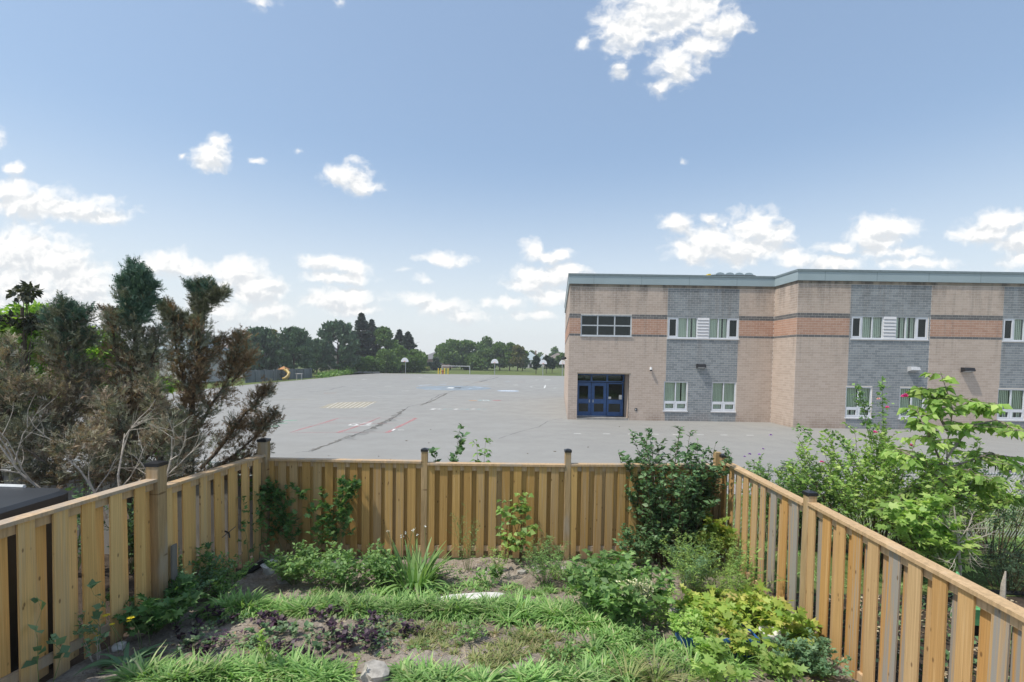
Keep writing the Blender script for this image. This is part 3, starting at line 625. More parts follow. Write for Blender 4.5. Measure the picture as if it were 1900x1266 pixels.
# block course under the parapet, parapet flashing and cap
def along(P, U, L, n, z0, z1, d0, d1, name, mt, gap=.008):
    P = Vector(P); U = Vector(U).normalized(); Nn = Vector((U.y, -U.x, 0)); w_ = L/n
    for i in range(n):
        m = MB(); p = P+U*(i*w_+gap/2)+Vector((0, 0, z0)); m.obox(p+Nn*d0, U*(w_-gap), -Nn*(d0-d1), Vector((0, 0, z1-z0))); m.build(name, mt, school, origin=p)
along((XA, YL, 0), (1, 0, 0), XB-XA, 16, 8.565, 8.76, .012, -.1, 'stone_block', 'block_beige')
along((XB, YR, 0), (1, 0, 0), XC-XB, 24, 8.565, 8.76, .012, -.1, 'stone_block', 'block_beige')
along((XB, YL, 0), (0, -1, 0), YL-YR, 3, 8.565, 8.76, .012, -.1, 'stone_block', 'block_beige')
along((5.45, 50.3, 0), -sdu, SL, 20, 8.565, 8.76, .012, -.1, 'stone_block', 'block_beige')
OV = .10
for nm, z0, z1, o_, mt in (('parapet_flashing', 8.74, 9.27, OV, 'flashing'), ('parapet_cap', 9.273, 9.39, OV+.035, 'coping_cap')):
    m = MB(); ring = [(XA-o_, YL-o_), (XB-o_, YL-o_), (XB-o_, YR-o_), (XC+o_, YR-o_), (XC+o_, 50.3+o_), (5.45-o_, 50.3+o_)]
    m.prism(ring, z0, z1); m.build(nm, mt, school)
m = MB()                                   # standing seams of the flashing
for x in np.arange(XA+1.5, XB, 3.05): m.box((x, YL-OV-.006, 8.74), (x+.02, YL-OV, 9.27))
for x in np.arange(XB+1.5, XC, 3.05): m.box((x, YR-OV-.006, 8.74), (x+.02, YR-OV, 9.27))
m.build('flashing_seam', 'coping_cap', school)
# door recess
DB = YL+1.25
m = MB(); m.quad((4.24, YL, .10), (4.24, DB, .10), (4.24, DB, 2.98), (4.24, YL, 2.98)); m.quad((7.58, DB, .10), (7.58, YL, .10), (7.58, YL, 2.98), (7.58, DB, 2.98)); m.quad((4.24, YL, 2.98), (4.24, DB, 2.98), (7.58, DB, 2.98), (7.58, YL, 2.98))
m.build('porch_lining', 'brick_pink', school)
m = MB(); m.box((4.25, YL-.02, .0), (7.57, DB, .10)); m.build('porch_step', 'concrete', school)
m = MB(); m.box((4.20, YL-.03, 2.98), (7.66, YL-.002, 3.06)); m.build('lintel', 'block_beige', school)
def door_leaf(x0, x1, z0, z1, opens, name, handle=None):
    m = MB(); y0, y1 = DB-.06, DB
    for (a, b, c, d) in rects(x0, x1, z0, z1, opens): m.box((a, y0, c), (b, y1, d))
    dd = m.build(name, 'door_blue', school, origin=(x0, DB, z0))
    for (a, b, c, d) in opens:
        q = MB(); q.box((a, y0+.02, c), (b, y0+.03, d)); q.build('pane', 'dark_glass', dd)
    if handle: q = MB(); q.box((handle-.03, y0-.04, 1.02), (handle+.03, y0-.002, 1.22)); q.build('handle', 'lamp_silver', dd)
    return dd
for (x0, x1, hx) in ((4.33, 5.33, 5.22), (5.36, 6.36, 5.47)):
    door_leaf(x0, x1, .12, 2.36, [(x0+.2, x1-.2, 1.25, 2.14), (x0+.18, x1-.18, .40, .95)], 'door', hx)
sl = door_leaf(6.40, 7.50, .12, 2.36, [(6.5, 7.42, 1.22, 2.28), (6.52, 7.3, .40, .95)], 'side_panel')
q = MB(); q.box((7.2, DB-.064, 1.25), (7.4, DB-.058, 1.55)); q.build('reflection_card', 'reflection_white', sl); q = MB(); q.box((6.5, DB-.064, 1.28), (6.68, DB-.058, 1.42)); q.build('reflection_card', 'reflection_white', sl)  # white cards standing in for reflections and lights in the side glass
tr = door_leaf(4.30, 7.54, 2.40, 2.94, [(4.38, 5.28, 2.48, 2.86), (5.40, 6.34, 2.48, 2.86), (6.46, 7.44, 2.48, 2.86)], 'transom')
for x in (4.42, 4.92): q = MB(); q.box((x, DB-.035, 2.62), (x+.3, DB-.031, 2.8)); q.build('reflection_card', 'reflection_white', tr)  # pale rectangles put in as reflections and lights on the transom glass
m = MB(); m.box((4.28, DB+.7, .1), (7.55, DB+.72, 2.96)); m.build('vestibule_wall', 'dark_room', school)
m = MB(); m.box((4.33, DB-.10, .10), (6.36, DB-.06, .13)); m.build('threshold', 'lamp_silver', school)
# windows
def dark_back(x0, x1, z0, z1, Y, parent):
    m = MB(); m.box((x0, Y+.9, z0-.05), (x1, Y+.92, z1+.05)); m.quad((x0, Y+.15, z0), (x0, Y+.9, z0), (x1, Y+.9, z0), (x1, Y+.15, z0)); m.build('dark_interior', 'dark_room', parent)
def window(x0, x1, z0, z1, Y, bays, mt='frame_white', fw=.07, louver=None, blind=True, rail=None, hop=None, trans=None, pane='glass'):
    """bays: x positions as fractions; louver: index of the louvred bay; hop: height of the lower lights; rail: fraction of a full cross rail"""
    W = x1-x0; f = MB(); yf, yb = Y+.035, Y+.11; xs = [x0+W*b for b in bays]
    f.box((x0, yf-.01, z0), (x1, yb, z0+fw)); f.box((x0, yf-.01, z1-fw), (x1, yb, z1))
    for x in xs: f.box((min(max(x-fw/2, x0), x1-fw), yf, z0+fw), (min(max(x+fw/2, x0+fw), x1), yb, z1-fw))
    if hop: f.box((x0, yf-.004, z0+hop-.04), (x1, yb, z0+hop+.05))
    if rail: f.box((x0, yf-.004, z0+rail*(z1-z0)-fw/2), (x1, yb, z0+rail*(z1-z0)+fw/2))
    wn = f.build('window', mt, school, origin=(x0, Y, z0))
    f = MB(); f.box((x0-.04, Y-.06, z0-.05), (x1+.04, Y+.10, z0-.002)); f.build('sill', mt, wn)
    for i, (a, b) in enumerate(zip(xs, xs[1:])):
        if louver == i:
            for k in range(7):
                q = MB(); h = (z1-z0)/7; q.obox((a+.02, Y-.03, z0+k*h+.005), (b-a-.04, 0, 0), (0, .06, .0), (0, .035, h-.012)); q.build('louver_slat', 'louver', wn)
            continue
        levels = [(z0+fw, z1-fw)] if not (hop or rail) else ([(z0+fw, z0+hop-.04), (z0+hop+.05, z1-fw)] if hop else [(z0+fw, z0+rail*(z1-z0)-fw/2), (z0+rail*(z1-z0)+fw/2, z1-fw)])
        for li, (c, d) in enumerate(levels):
            cas = (i in (trans or ())) or (hop and li == 0)
            aa, bb, cc, dd = a+fw/2, b-fw/2, c, d
            if cas:                        # opening light: an inner sash frame
                s = MB(); t = .085
                for (p_, r_) in (((aa, cc), (bb, cc+t)), ((aa, dd-t), (bb, dd)), ((aa, cc+t), (aa+t, dd-t)), ((bb-t, cc+t), (bb, dd-t))): s.box((p_[0], Y+.02, p_[1]), (r_[0], Y+.09, r_[1]))
                s.build('sash', mt, wn); aa += t; bb -= t; cc += t; dd -= t
            q = MB(); q.box((aa, Y+.07, cc), (bb, Y+.075, dd)); q.build('pane', 'dark_glass' if cas and not hop else pane, wn)
            if blind and not (i in (trans or ())):
                q = MB(); n = max(2, int((bb-aa)/.10)); skip = random.choice([None, None, n//2]) if n > 4 else None
                for k in range(n):
                    if k == skip: continue
                    xa = aa+(bb-aa)*k/n; q.quad((xa, Y+.16, cc-.02), (xa+(bb-aa)/n*1.04, Y+.19, cc-.02), (xa+(bb-aa)/n*1.04, Y+.19, dd+.02), (xa, Y+.16, dd+.02))
                q.build('blind', 'blind', wn)
    dark_back(x0, x1, z0, z1, Y, wn); return wn
UB = [0, .145, .28, .415, .585, .715, .845, 1]
window(4.38, 7.66, 5.42, 6.78, YL, [0, .333, .667, 1], 'frame_grey', .075, blind=False, rail=.5, pane='dark_glass')
for (x0, x1, z0, z1), Y in ((LW[1], YL), (RW[0], YR), (RW[1], YR)): window(x0, x1, z0, z1, Y, UB, louver=3, trans=(0, 6))
for (x0, x1, z0, z1), Y in ((LW[2], YL), (LW[3], YL), (RW[2], YR), (RW[3], YR), (RW[4], YR), (RW[5], YR)): window(x0, x1, z0, z1, Y, [0, .5, 1], hop=.58)
# wall lamps and cameras: each fixed to the wall, its own part
def wallpack(x, z, Y, mt, w_=.52):
    m = MB(); m.add([(x-w_/2, Y-.002, z), (x+w_/2, Y-.002, z), (x+w_/2, Y-.002, z+.3), (x-w_/2, Y-.002, z+.3), (x-w_/2, Y-.34, z+.10), (x+w_/2, Y-.34, z+.10), (x+w_/2, Y-.26, z+.28), (x-w_/2, Y-.26, z+.28)],
                    [(0, 1, 2, 3), (4, 7, 6, 5), (3, 2, 6, 7), (0, 3, 7, 4), (1, 5, 6, 2)]); p = m.build('wall_lamp', mt, school, origin=(x, Y, z))
    q = MB(); q.add([(x-w_/2+.04, Y-.04, z+.012), (x+w_/2-.04, Y-.04, z+.012), (x+w_/2-.04, Y-.32, z+.096), (x-w_/2+.04, Y-.32, z+.096)], [(0, 1, 2, 3)]); q.build('lens', 'frame_grey', p)
wallpack(12.15, 3.42, YL, 'lamp_black'); wallpack(23.75, 3.45, YR, 'lamp_silver'); wallpack(26.95, 3.45, YR, 'lamp_black', .6)
def cctv(x, y, z, dx=0, mt='cctv_white'):
    m = MB(); m.tube([(x, y, z+.15), (x, y-.12, z+.15)], .05, 8); m.tube([(x+dx, y-.14, z+.16), (x+dx, y-.14, z+.02)], [.07, .09], 10); p = m.build('security_camera', mt, school, origin=(x, y, z))
    q = MB(); q.tube([(x+dx, y-.14, z+.02), (x+dx, y-.14, z-.05), (x+dx, y-.14, z-.08)], [.08, .06, .02], 10); q.build('lens', 'lamp_black', p)
cctv(8.93, YL, 3.28); 
m = MB(); m.tube([(3.75, 33.2, 3.85), (3.42, 33.0, 3.8)], .05, 6); m.box((3.35, 32.8, 3.62), (3.5, 33.2, 3.85)); pp = m.build('security_camera', 'cctv_white', school); q = MB(); q.tube([(3.4, 33.0, 3.9), (3.62, 32.8, 3.98)], .09, 8); q.build('lens', 'lamp_black', pp)
m = MB(); m.box((7.98, YL-.03, .62), (8.14, YL-.002, .80)); sp = m.build('outlet_box', 'lamp_black', school); q = MB(); q.box((8.01, YL-.045, .66), (8.07, YL-.032, .76)); q.build('cover', 'frame_grey', sp)
# low unit on the roof
ru = thing('rooftop_unit', 'low metal ventilation unit with curved hoods on the flat school roof', 'vent', (15.4, 35, 9.0))
m = MB(); m.box((14.0, 34.4, 9.0), (17.1, 36, 10.02)); m.build('base', 'lamp_black', ru)
for k in range(4):
    m = MB(); x = 14.3+k*.68; m.add([(x+.34+.34*math.cos(a), y, 10.02+.20*math.sin(a)) for y in (34.5, 35.9) for a in np.linspace(0, math.pi, 7)], [tuple(range(7)), tuple(range(13, 6, -1))]+[(i, i+1, i+8, i+7) for i in range(6)]); m.build('hood', 'flashing', ru)
m = MB(); m.box((13.8, 34.5, 9.0), (13.98, 35.2, 10.1)); m.build('side_box', 'bollard_yellow', ru)
# ------------------------------------------------------------------ far side of the playground
def hoop(px, py, Y, label):
    top = at(px, py, Y); r = thing('basketball_hoop', label, 'basketball hoop', (top.x, Y, 0), 'basketball hoops along the far edge of the asphalt')
    m = MB(); m.tube([(top.x, Y+.9, 0), (top.x, Y+.9, 2.9), (top.x, Y+.25, 3.35)], [.09, .08, .07], 8); m.build('pole', 'galvanised', r)
    m = MB(); n = 14; V = [(top.x+.92*math.cos(a), 2.9+1.08*math.sin(a)) for a in np.linspace(0, math.pi, n)]
    m.add([(x, Y, z) for x, z in V]+[(x, Y+.06, z) for x, z in V], [tuple(range(n)), tuple(range(2*n-1, n-1, -1))]+[(i, n+i, n+(i+1) % n, (i+1) % n) for i in range(n)]); bb = m.build('backboard', 'board_white', r)
    m = MB(); c = Vector((top.x, Y-.32, 3.02)); m.tube([c+Vector((.23*math.cos(a), .23*math.sin(a), 0)) for a in np.linspace(0, 6.283, 13)], .02, 5, False); m.box((c.x-.08, Y-.12, 2.96), (c.x+.08, Y-.002, 3.1)); m.build('rim', 'rim_orange', r)
hoop(751, 663, 119, 'white half round basketball board on a pole before dark trees, leftmost of four')
hoop(918, 663, 118.5, 'white half round basketball board on a pole before the clump of park trees')
hoop(1008, 665, 118, 'white half round basketball board on a pole before the distant pale houses')
hoop(1044.5, 668, 118, 'basketball board on a pole mostly hidden by the left edge of the school')
# soccer goal
ga, gb = g(822, 693.4), g(872, 695.2); gt = thing('soccer_goal', 'white soccer goal frame standing on the playing field behind the asphalt', 'goal', (ga.x, 124, 0))
m = MB()
x0, x1 = at(820, 690, 124).x, at(871.5, 690, 124).x
for x in (x0, x1): m = MB(); m.tube([(x, 124, -.02), (x, 124, 2.0)], .08, 6); m.build('post', 'frame_white', gt)
m = MB(); m.tube([(x0, 124, 2.0), (x1, 124, 2.0)], .08, 6); m.build('crossbar', 'frame_white', gt)
for x in (x0, x1): m = MB(); m.tube([(x, 124, 2.0), (x, 125.3, 1.0), (x, 125.8, -.02)], .05, 5); m.build('brace', 'galvanised', gt)
for i, (px, ln, w_) in enumerate(((813.5, 'leftmost of the four, beside the dark hydrant', .1), (818, 'just left of the dark hydrant', .1), (825, 'just right of the dark hydrant', .1), (831.5, 'rightmost of the four, touching the soccer goal', .1))):
    x = at(px, 690, 120.5).x; m = MB(); m.tube([(x, 120.5, 0), (x, 120.5, 1.38), (x, 120.5, 1.45)], [.14, .14, .05], 8); setp(m.build('bollard', 'bollard_yellow', origin=(x, 120.5, 0)), 'yellow post at the edge of the asphalt, '+ln, 'bollard', 'yellow posts by the playing field')
x = at(821.5, 690, 120.8).x; hy = thing('fire_hydrant', 'dark red hydrant standing between the yellow posts', 'hydrant', (x, 120.8, 0))
m = MB(); m.tube([(x, 120.8, 0), (x, 120.8, .75), (x, 120.8, .95), (x, 120.8, 1.05)], [.17, .17, .14, .03], 8); m.build('barrel', 'rim_orange', hy); m = MB(); m.tube([(x-.3, 120.8, .65), (x+.3, 120.8, .65)], .09, 6); m.build('nozzle', 'lamp_black', hy)
# grey-blue board fence at the far left
def board_fence(name, label, a, b, h, n, mt, z=-.02, group=None):
    a, b = Vector(a), Vector(b); r = thing(name, label, 'fence', a, group); d = (b-a); L = d.length; u = d.normalized(); v = Vector((-u.y, u.x, 0)); w_ = L/n
    bm = MB(); bm.bbox((0, 0, 0), (w_*.93, .03, 1), .004); me = bm.mesh('board'); me.materials.append(MATS[mt]); ang = math.atan2(u.y, u.x)
    for i in range(n): part('board', r, me, a+u*(i*w_)+Vector((0, 0, z)), (0, 0, ang), (1, 1, h*(1+random.uniform(-.015, .015))))
    pm = MB(); pm.box((-.06, -.06, 0), (.06, .06, h+.12)); pme = pm.mesh('post'); pme.materials.append(MATS[mt])
    for i in range(0, int(L/2.4)+1): part('post', r, pme, a+u*min(L, i*2.4)-v*.08+Vector((0, 0, z)), (0, 0, ang))
    return r
board_fence('wooden_fence', 'weathered grey blue board fence below the pines behind the orange slide', (-37.6, 68, 0), (-36.4, 88, 0), 1.75, 60, 'far_fence_wood')
board_fence('wooden_fence', 'grey blue board fence in the shade left of the first basketball hoop', (at(700, 690, 127).x, 127, 0), (at(733, 690, 127).x, 127, 0), 1.8, 16, 'far_fence_wood')
sh = thing('garden_shed', 'pale wooden shed side seen under the trees beside the first basketball hoop', 'shed', (at(738, 690, 130).x, 130, 0))
x = at(733, 690, 130).x; m = MB(); m.box((x, 129, -.02), (x+2.0, 131, 1.9)); m.build('wall', 'house_tan', sh)
m = MB(); m.add([(x-.15, 128.8, 1.85), (x+2.15, 128.8, 1.85), (x+2.15, 131.2, 1.85), (x-.15, 131.2, 1.85), (x+1, 128.8, 2.5), (x+1, 131.2, 2.5)], [(0, 1, 4), (2, 3, 5), (1, 2, 5, 4), (3, 0, 4, 5)]); m.build('roof', 'roof_grey', sh)
# play set with slide
ps = thing('play_set', 'small play tower with orange roof and yellow curved tube slide by the grey fence', 'playset', (-35.6, 76.5, 0))
bx = at(521, 695, 77).x
for dx in (0, 1.0):
    for dy in (0, 1.0): m = MB(); m.box((bx-.35+dx, 77+dy, 0), (bx-.25+dx, 77.1+dy, 2.0)); m.build('post', 'stem_brown', ps)
m = MB(); m.box((bx-.4, 76.95, .95), (bx+.8, 78.2, 1.02)); m.build('deck', 'stem_brown', ps)
m = MB(); m.add([(bx-.5, 76.9, 1.75), (bx+.9, 76.9, 1.75), (bx+.9, 78.3, 1.75), (bx-.5, 78.3, 1.75), (bx+.2, 77.6, 2.25)], [(0, 1, 4), (1, 2, 4), (2, 3, 4), (3, 0, 4), (3, 2, 1, 0)]); m.build('roof', 'slide_orange', ps)
m = MB(); m.tube([(bx+.5, 77.2, 1.7), (bx+1.0, 77, 1.55), (bx+1.45, 76.7, 1.15), (bx+1.45, 76.4, .7), (bx+1.05, 76.3, .35), (bx+.7, 76.1, .22)], .25, 12); m.build('slide', 'slide_yellow', ps, smooth=True)
x = at(555, 692, 80).x; bn = thing('picnic_table', 'small white garden table standing before the grey board fence', 'table', (x, 80, 0))
m = MB(); m.box((x-.5, 79.6, .95), (x+.5, 80.4, 1.02)); m.build('table_top', 'house_pale', bn)
for dx in (-.4, .4): m = MB(); m.box((x+dx-.04, 79.9, 0), (x+dx+.04, 80.1, .95)); m.build('leg', 'house_pale', bn)
# timber edging behind the asphalt
for i, (a, b) in enumerate(((656, 672), (674, 690), (691, 704))):
    p, q_ = at(a, 693, 118.5), at(b, 692.6, 119.5); m = MB(); m.tube([(p.x, p.y, .18), (q_.x, q_.y, .2)], .2, 8)
    setp(m.build('landscape_timber', 'stone', origin=(p.x, p.y, 0)), ['grey timber log at the asphalt edge, left end of the row under the bushes', 'grey timber log in the middle of the row under the bushes', 'grey timber log at the right end of the row, toward the first hoop'][i], 'log', 'timber logs edging the asphalt')
# ---- houses
def house(label, px0, px1, pyt, Y, hwall, rw, rr, wall='house_tan', wins=((.2, .5), (.6, .5)), dep=9, gable=False, door=False):
    x0, x1 = at(px0, 660, Y).x, at(px1, 660, Y).x; zt = at((px0+px1)/2, pyt, Y).z; r = thing('house', label, 'house', ((x0+x1)/2, Y, 0)); W = x1-x0
    m = MB(); m.box((x0, Y, -.3), (x1, Y+dep, hwall)); m.build('wall', wall, r)
    m = MB(); o = .5; i = W*.5 if W < dep else dep*.5
    if gable:
        m.add([(x0-o, Y-o, hwall), (x1+o, Y-o, hwall), (x1+o, Y+dep, hwall), (x0-o, Y+dep, hwall), ((x0+x1)/2, Y-o, zt), ((x0+x1)/2, Y+dep, zt)], [(0, 1, 4), (2, 3, 5), (1, 2, 5, 4), (3, 0, 4, 5), (3, 2, 1, 0)])
    else: m.add([(x0-o, Y-o, hwall), (x1+o, Y-o, hwall), (x1+o, Y+dep+o, hwall), (x0-o, Y+dep+o, hwall), (x0+i, Y+dep/2, zt), (x1-i, Y+dep/2, zt)], [(0, 1, 5, 4), (1, 2, 5), (2, 3, 4, 5), (3, 0, 4), (3, 2, 1, 0)])
    rf = m.build('roof', rr, r); m = MB(); m.box((x0+W*.75, Y+dep*.4, hwall), (x0+W*.75+.7, Y+dep*.4+.7, zt+.5)); m.build('chimney', 'house_brick', rf)
    for (u, v) in wins:
        a = x0+W*u; zc = hwall*v; m = MB(); m.box((a, Y-.06, zc), (a+1.3, Y-.002, zc+1.3)); f = m.build('window', 'frame_white', r); m = MB()
        m.box((a+.1, Y-.075, zc+.1), (a+.62, Y-.062, zc+1.2)); m.build('pane', 'dark_room', f); m = MB(); m.box((a+.68, Y-.075, zc+.1), (a+1.2, Y-.062, zc+1.2)); m.build('pane', 'dark_room', f)
    if door: m = MB(); m.box((x0+W*.45, Y-.06, 0), (x0+W*.45+1.2, Y-.002, 2.2)); m.build('door', 'dark_room', r)
    return r
house('pale house with brown grey hip roof rising behind the dead conifers', 398, 466, 621, 92, 4.9, 1, 'roof_brown', 'house_pale', ((.15, .62), (.52, .62)), 12)
house('white house with pale blue grey roof in the gap between two dead conifers', 296, 345, 608, 70, 4.6, 1, 'roof_blue', 'house_pale', ((.25, .6), (.6, .6)), 10)
house('tan house with dark gable showing between the pines and the spruce', 565, 606, 634, 150, 5.5, 1, 'roof_grey', 'house_tan', ((.3, .65),), 12, True)
house('tan house with a pale flat roofline right behind the bright green bush', 632, 665, 640, 165, 6.4, 1, 'roof_brown', 'house_pale', ((.3, .6),), 12)
house('brown brick house with wide grey roof and dark upper windows between the two tree groups', 776, 838, 651, 205, 3.6, 1, 'roof_grey', 'house_brick', ((.18, .4), (.5, .55), (.62, .4)), 14, door=True)
house('pale house with light blue grey hip roof right of the park trees', 966, 1003, 652, 240, 3.9, 1, 'roof_blue', 'house_pale', ((.35, .4), (.6, .4)), 14, door=True)
house('tan house with brown roof behind the small park trees near the school', 1012, 1062, 655, 265, 3.8, 1, 'roof_brown', 'house_tan', ((.2, .4), (.6, .4)), 14)
house('low white roofed house glimpsed between two young dark trees', 997, 1018, 659, 300, 3.0, 1, 'roof_blue', 'house_pale', ((.3, .4),), 12)
# ---- far trees
def crown(parent, C, Rd, n, size, mt, tmpl=QUAD, shell=.55, upb=.3, droop=0.0, name='crown'):
    """leaf clumps through a handful of lobes; C,Rd lobes centres and radii"""
    P, D = [], []; C = np.array(C, float); Rd = np.array(Rd, float); w_ = (Rd**2).sum(1) if Rd.ndim == 2 else Rd**2; w_ = w_/w_.sum(); Rd = Rd if Rd.ndim == 2 else np.stack([Rd]*3, 1)
    k = rng.choice(len(C), n, p=w_); d = rdir(n); r = (shell+(1-shell)*rng.random(n))**.8; P = C[k]+d*Rd[k]*r[:, None]
    D = norm(d+rng.normal(size=(n, 3))*.6+np.array([0, 0, .35-droop])); U = norm(rng.normal(size=(n, 3))+d*1.2)
    S = size*(.5+rng.random(n)); M = frames(D, U, S); o = scatter(name, tmpl, P, M, rng.random(n), mt, parent); return o
def ftree(name, label, px, py, wpx, Y, mt, kind='leafy', n=2600, size=.42, group=None, base=0.0, trunk_h=.22, cat='tree', dep=1.0):
    top = at(px, py, Y); H = top.z-base; W = wpx/F*Y; b = Vector((top.x, Y, base)); r = thing(name, label, cat, b, group); m = MB()
    m.tube([b, b+Vector((random.uniform(-.1, .1), 0, H*.5)), b+Vector((0, 0, H*.85))], [max(.1, H*.022), H*.014, .03], 7)
    for i in range(7):
        t = trunk_h+.6*random.random(); a = random.random()*6.28; p = b+Vector((0, 0, H*t)); m.tube([p, p+Vector((math.cos(a)*W*.33, math.sin(a)*W*.33, H*.13))], [H*.008, .02], 4)
    m.build('trunk', 'bark', r)
    if kind == 'leafy':
        C, Rd = [], []; nl = 16
        for i in range(nl):
            t = random.random(); a = random.random()*6.28; env = math.sin(math.pi*min(1, (t*.85+.12)))**.7; rad = W*.5*env*random.uniform(.35, .75)
            lr = W*random.uniform(.14, .25); z = H*(trunk_h+.04)+(H*(1-trunk_h)-lr*1.2)*t; C.append((b.x+math.cos(a)*rad, b.y+math.sin(a)*rad*dep, b.z+z)); Rd.append((lr, lr, lr*.8))
        C.append((b.x, b.y, b.z+H*.93-W*.08)); Rd.append((W*.13, W*.13, H*.09)); crown(r, C, Rd, n, size, mt)
    elif kind == 'bush':
        C, Rd = [], []
        for i in range(14):
            a = random.random()*6.28; q = random.random()**.5; lr = W*random.uniform(.14, .22); z = H*(.15+.72*random.random()*(1-q*q*.6)); C.append((b.x+math.cos(a)*q*W*.42, b.y+math.sin(a)*q*W*.3, b.z+z)); Rd.append((lr, lr, lr))
        crown(r, C, Rd, n, size, mt, shell=.75)
    elif kind == 'spruce':
        P, D = [], []
        for i in range(n):
            t = random.random()**.8; tier = round(t*16)/16+random.uniform(-.02, .02); rad = W*.5*((1-tier)**.75*.98+.02)*(.82+.22*math.sin(round(tier*16)*2.4)); a = (i % 9)*.7+random.gauss(0, .13)+round(tier*16)*1.3; q = random.random()**.5
            P.append((b.x+math.cos(a)*rad*q, b.y+math.sin(a)*rad*q, b.z+H*(.08+.92*tier)-q*rad*.35+q*q*rad*.18)); D.append((math.cos(a), math.sin(a), random.uniform(-.5, .3)))
        P = np.array(P); D = np.array(D); leaves(r, TRI, P, D, size, mt, name='crown', upb=.4, var=.4)
    elif kind == 'pine':                   # rounded mass with upturned candle tips
        P, D = [], []
        nb = 90
        for i in range(nb):
            t = .02+.96*random.random()**.9; a = random.random()*6.28; env = (1-t**2.4)**.6*(.75+.25*min(1, t/.3)); L = W*.5*env*random.uniform(.75, 1.1)+.25
            p0 = Vector((b.x, b.y, b.z+H*t*.9)); d = Vector((math.cos(a), math.sin(a), .15+.5*t)); q0 = p0+d*L; tip = Vector((q0.x, q0.y, min(q0.z+H*.04+.15, b.z+H)))
            m_ = max(8, int(n/nb*(.5+L/W)))
            for k in range(m_):
                f = .35+.65*random.random()**.7; c = p0.lerp(tip, f)+Vector((random.gauss(0, .3), random.gauss(0, .3), random.gauss(0, .22))); P.append(tuple(c)); D.append((d.x*.5+random.gauss(0, .5), d.y*.5+random.gauss(0, .5), .8+random.random()))
        for q_ in range(26):                # upturned leader shoots standing out of the crown
            a = random.random()*6.28; lv = .68+.32*random.random()**.7; rr_ = W*.5*(1-lv**2.4)**.6*random.uniform(.4, 1.05); hh_ = H*.17
            c0 = Vector((b.x+math.cos(a)*rr_, b.y+math.sin(a)*rr_, b.z+H*(lv-.10)))
            for k in range(44): f = random.random(); P.append((c0.x+random.gauss(0, .24*(1.05-f)), c0.y+random.gauss(0, .24*(1.05-f)), c0.z+f*hh_)); D.append((random.gauss(0, .8), random.gauss(0, .8), .8))
        for k in range(60): P.append((b.x+random.gauss(0, .12), b.y+random.gauss(0, .12), b.z+H*(.86+.13*random.random()))); D.append((random.gauss(0, .6), random.gauss(0, .6), 1))
        leaves(r, TRI, np.array(P), np.array(D), size, mt, name='crown', upb=.1, var=.4)
    return r
PG = 'pines behind the far grey fence'
ftree('pine_tree', 'rounded dark pine left of the group, above the orange slide', 482, 613, 64, 96, 'far_pine', 'pine', 5200, .5, PG)
ftree('poplar_tree', 'yellowish slim tree top poking up between the two left pines', 505, 613, 30, 108, 'far_yellow', 'leafy', 1500, .4, trunk_h=.4)
ftree('pine_tree', 'broad dark pine right of the yellowish tree top', 545, 613, 74, 98, 'far_pine', 'pine', 6000, .5, PG)
ftree('pine_tree', 'low grey green pine filling the gap left of the tallest pine', 588, 634, 54, 112, 'far_pine', 'pine', 3600, .5, PG)
ftree('pine_tree', 'tallest broad pine with candle tips left of the pointed spruce', 627, 600, 78, 116, 'far_pine', 'pine', 6400, .55, PG)
ftree('pine_tree', 'dark pine partly behind the dead conifers at the left edge of the group', 452, 640, 50, 90, 'far_pine', 'pine', 3400, .5, PG)
ftree('spruce_tree', 'tall pointed dark spruce, highest of the far trees', 671, 584, 74, 128, 'far_spruce', 'spruce', 7000, .6)
ftree('spruce_tree', 'second pointed spruce close against the tallest one', 690, 596, 60, 132, 'far_spruce', 'spruce', 5000, .6)
ftree('pine_tree', 'dark evergreen mass below the pointed spruces', 668, 648, 60, 129.5, 'far_pine', 'pine', 3400, .5, PG)
ftree('round_bush', 'bright green round bush at the corner of the asphalt', 650, 653, 46, 121, 'far_bright', 'bush', 3800, .35, 'bright bushes at the asphalt corner', cat='bush')
ftree('round_bush', 'bright green bush joined to the right of the round one', 680, 654, 40, 122, 'far_bright', 'bush', 3000, .35, 'bright bushes at the asphalt corner', cat='bush')
ftree('leafy_tree', 'lighter green bushy tree in front of the tall leafy tree', 712, 648, 54, 123.5, 'far_leaf', 'bush', 4200, .38)
ftree('leafy_tree', 'tall airy leafy tree right of the spruces', 716, 605, 62, 131, 'far_leaf', 'leafy', 4200, .42)
ftree('spruce_tree', 'narrow dark spruce tip behind the tall leafy tree', 741, 614, 48, 140, 'far_spruce', 'spruce', 3600, .6)
ftree('spruce_tree', 'dark spruce behind the first basketball hoop', 757, 618, 66, 138, 'far_spruce', 'spruce', 5200, .6)
ftree('leafy_tree', 'dark leafy tree just right of the first basketball hoop', 768, 645, 56, 130, 'far_leaf', 'leafy', 4200, .42, trunk_h=.1)
ftree('leafy_tree', 'green leafy tree hanging over the first basketball hoop', 742, 640, 44, 129, 'far_leaf', 'leafy', 3000, .4, trunk_h=.18)
ftree('cedar_bush', 'dark conical shrub before the brown brick house', 806, 664, 22, 160, 'far_spruce', 'bush', 1300, .5, cat='bush')
ftree('grass_bush', 'pale round shrub low beside the dark conical one', 790, 677, 14, 150, 'dry_grass', 'bush', 700, .4, cat='bush')
ftree('leafy_tree', 'left tree of the park clump with ragged top', 836, 626, 62, 172, 'far_leaf', 'leafy', 4200, .6, trunk_h=.12)
ftree('leafy_tree', 'widest tree of the park clump behind the soccer goal', 866, 630, 68, 176, 'far_leaf', 'leafy', 5000, .6, trunk_h=.1)
ftree('leafy_tree', 'airy topped tree above the second basketball hoop', 905, 624, 44, 182, 'far_leaf', 'leafy', 2200, .55, trunk_h=.3)
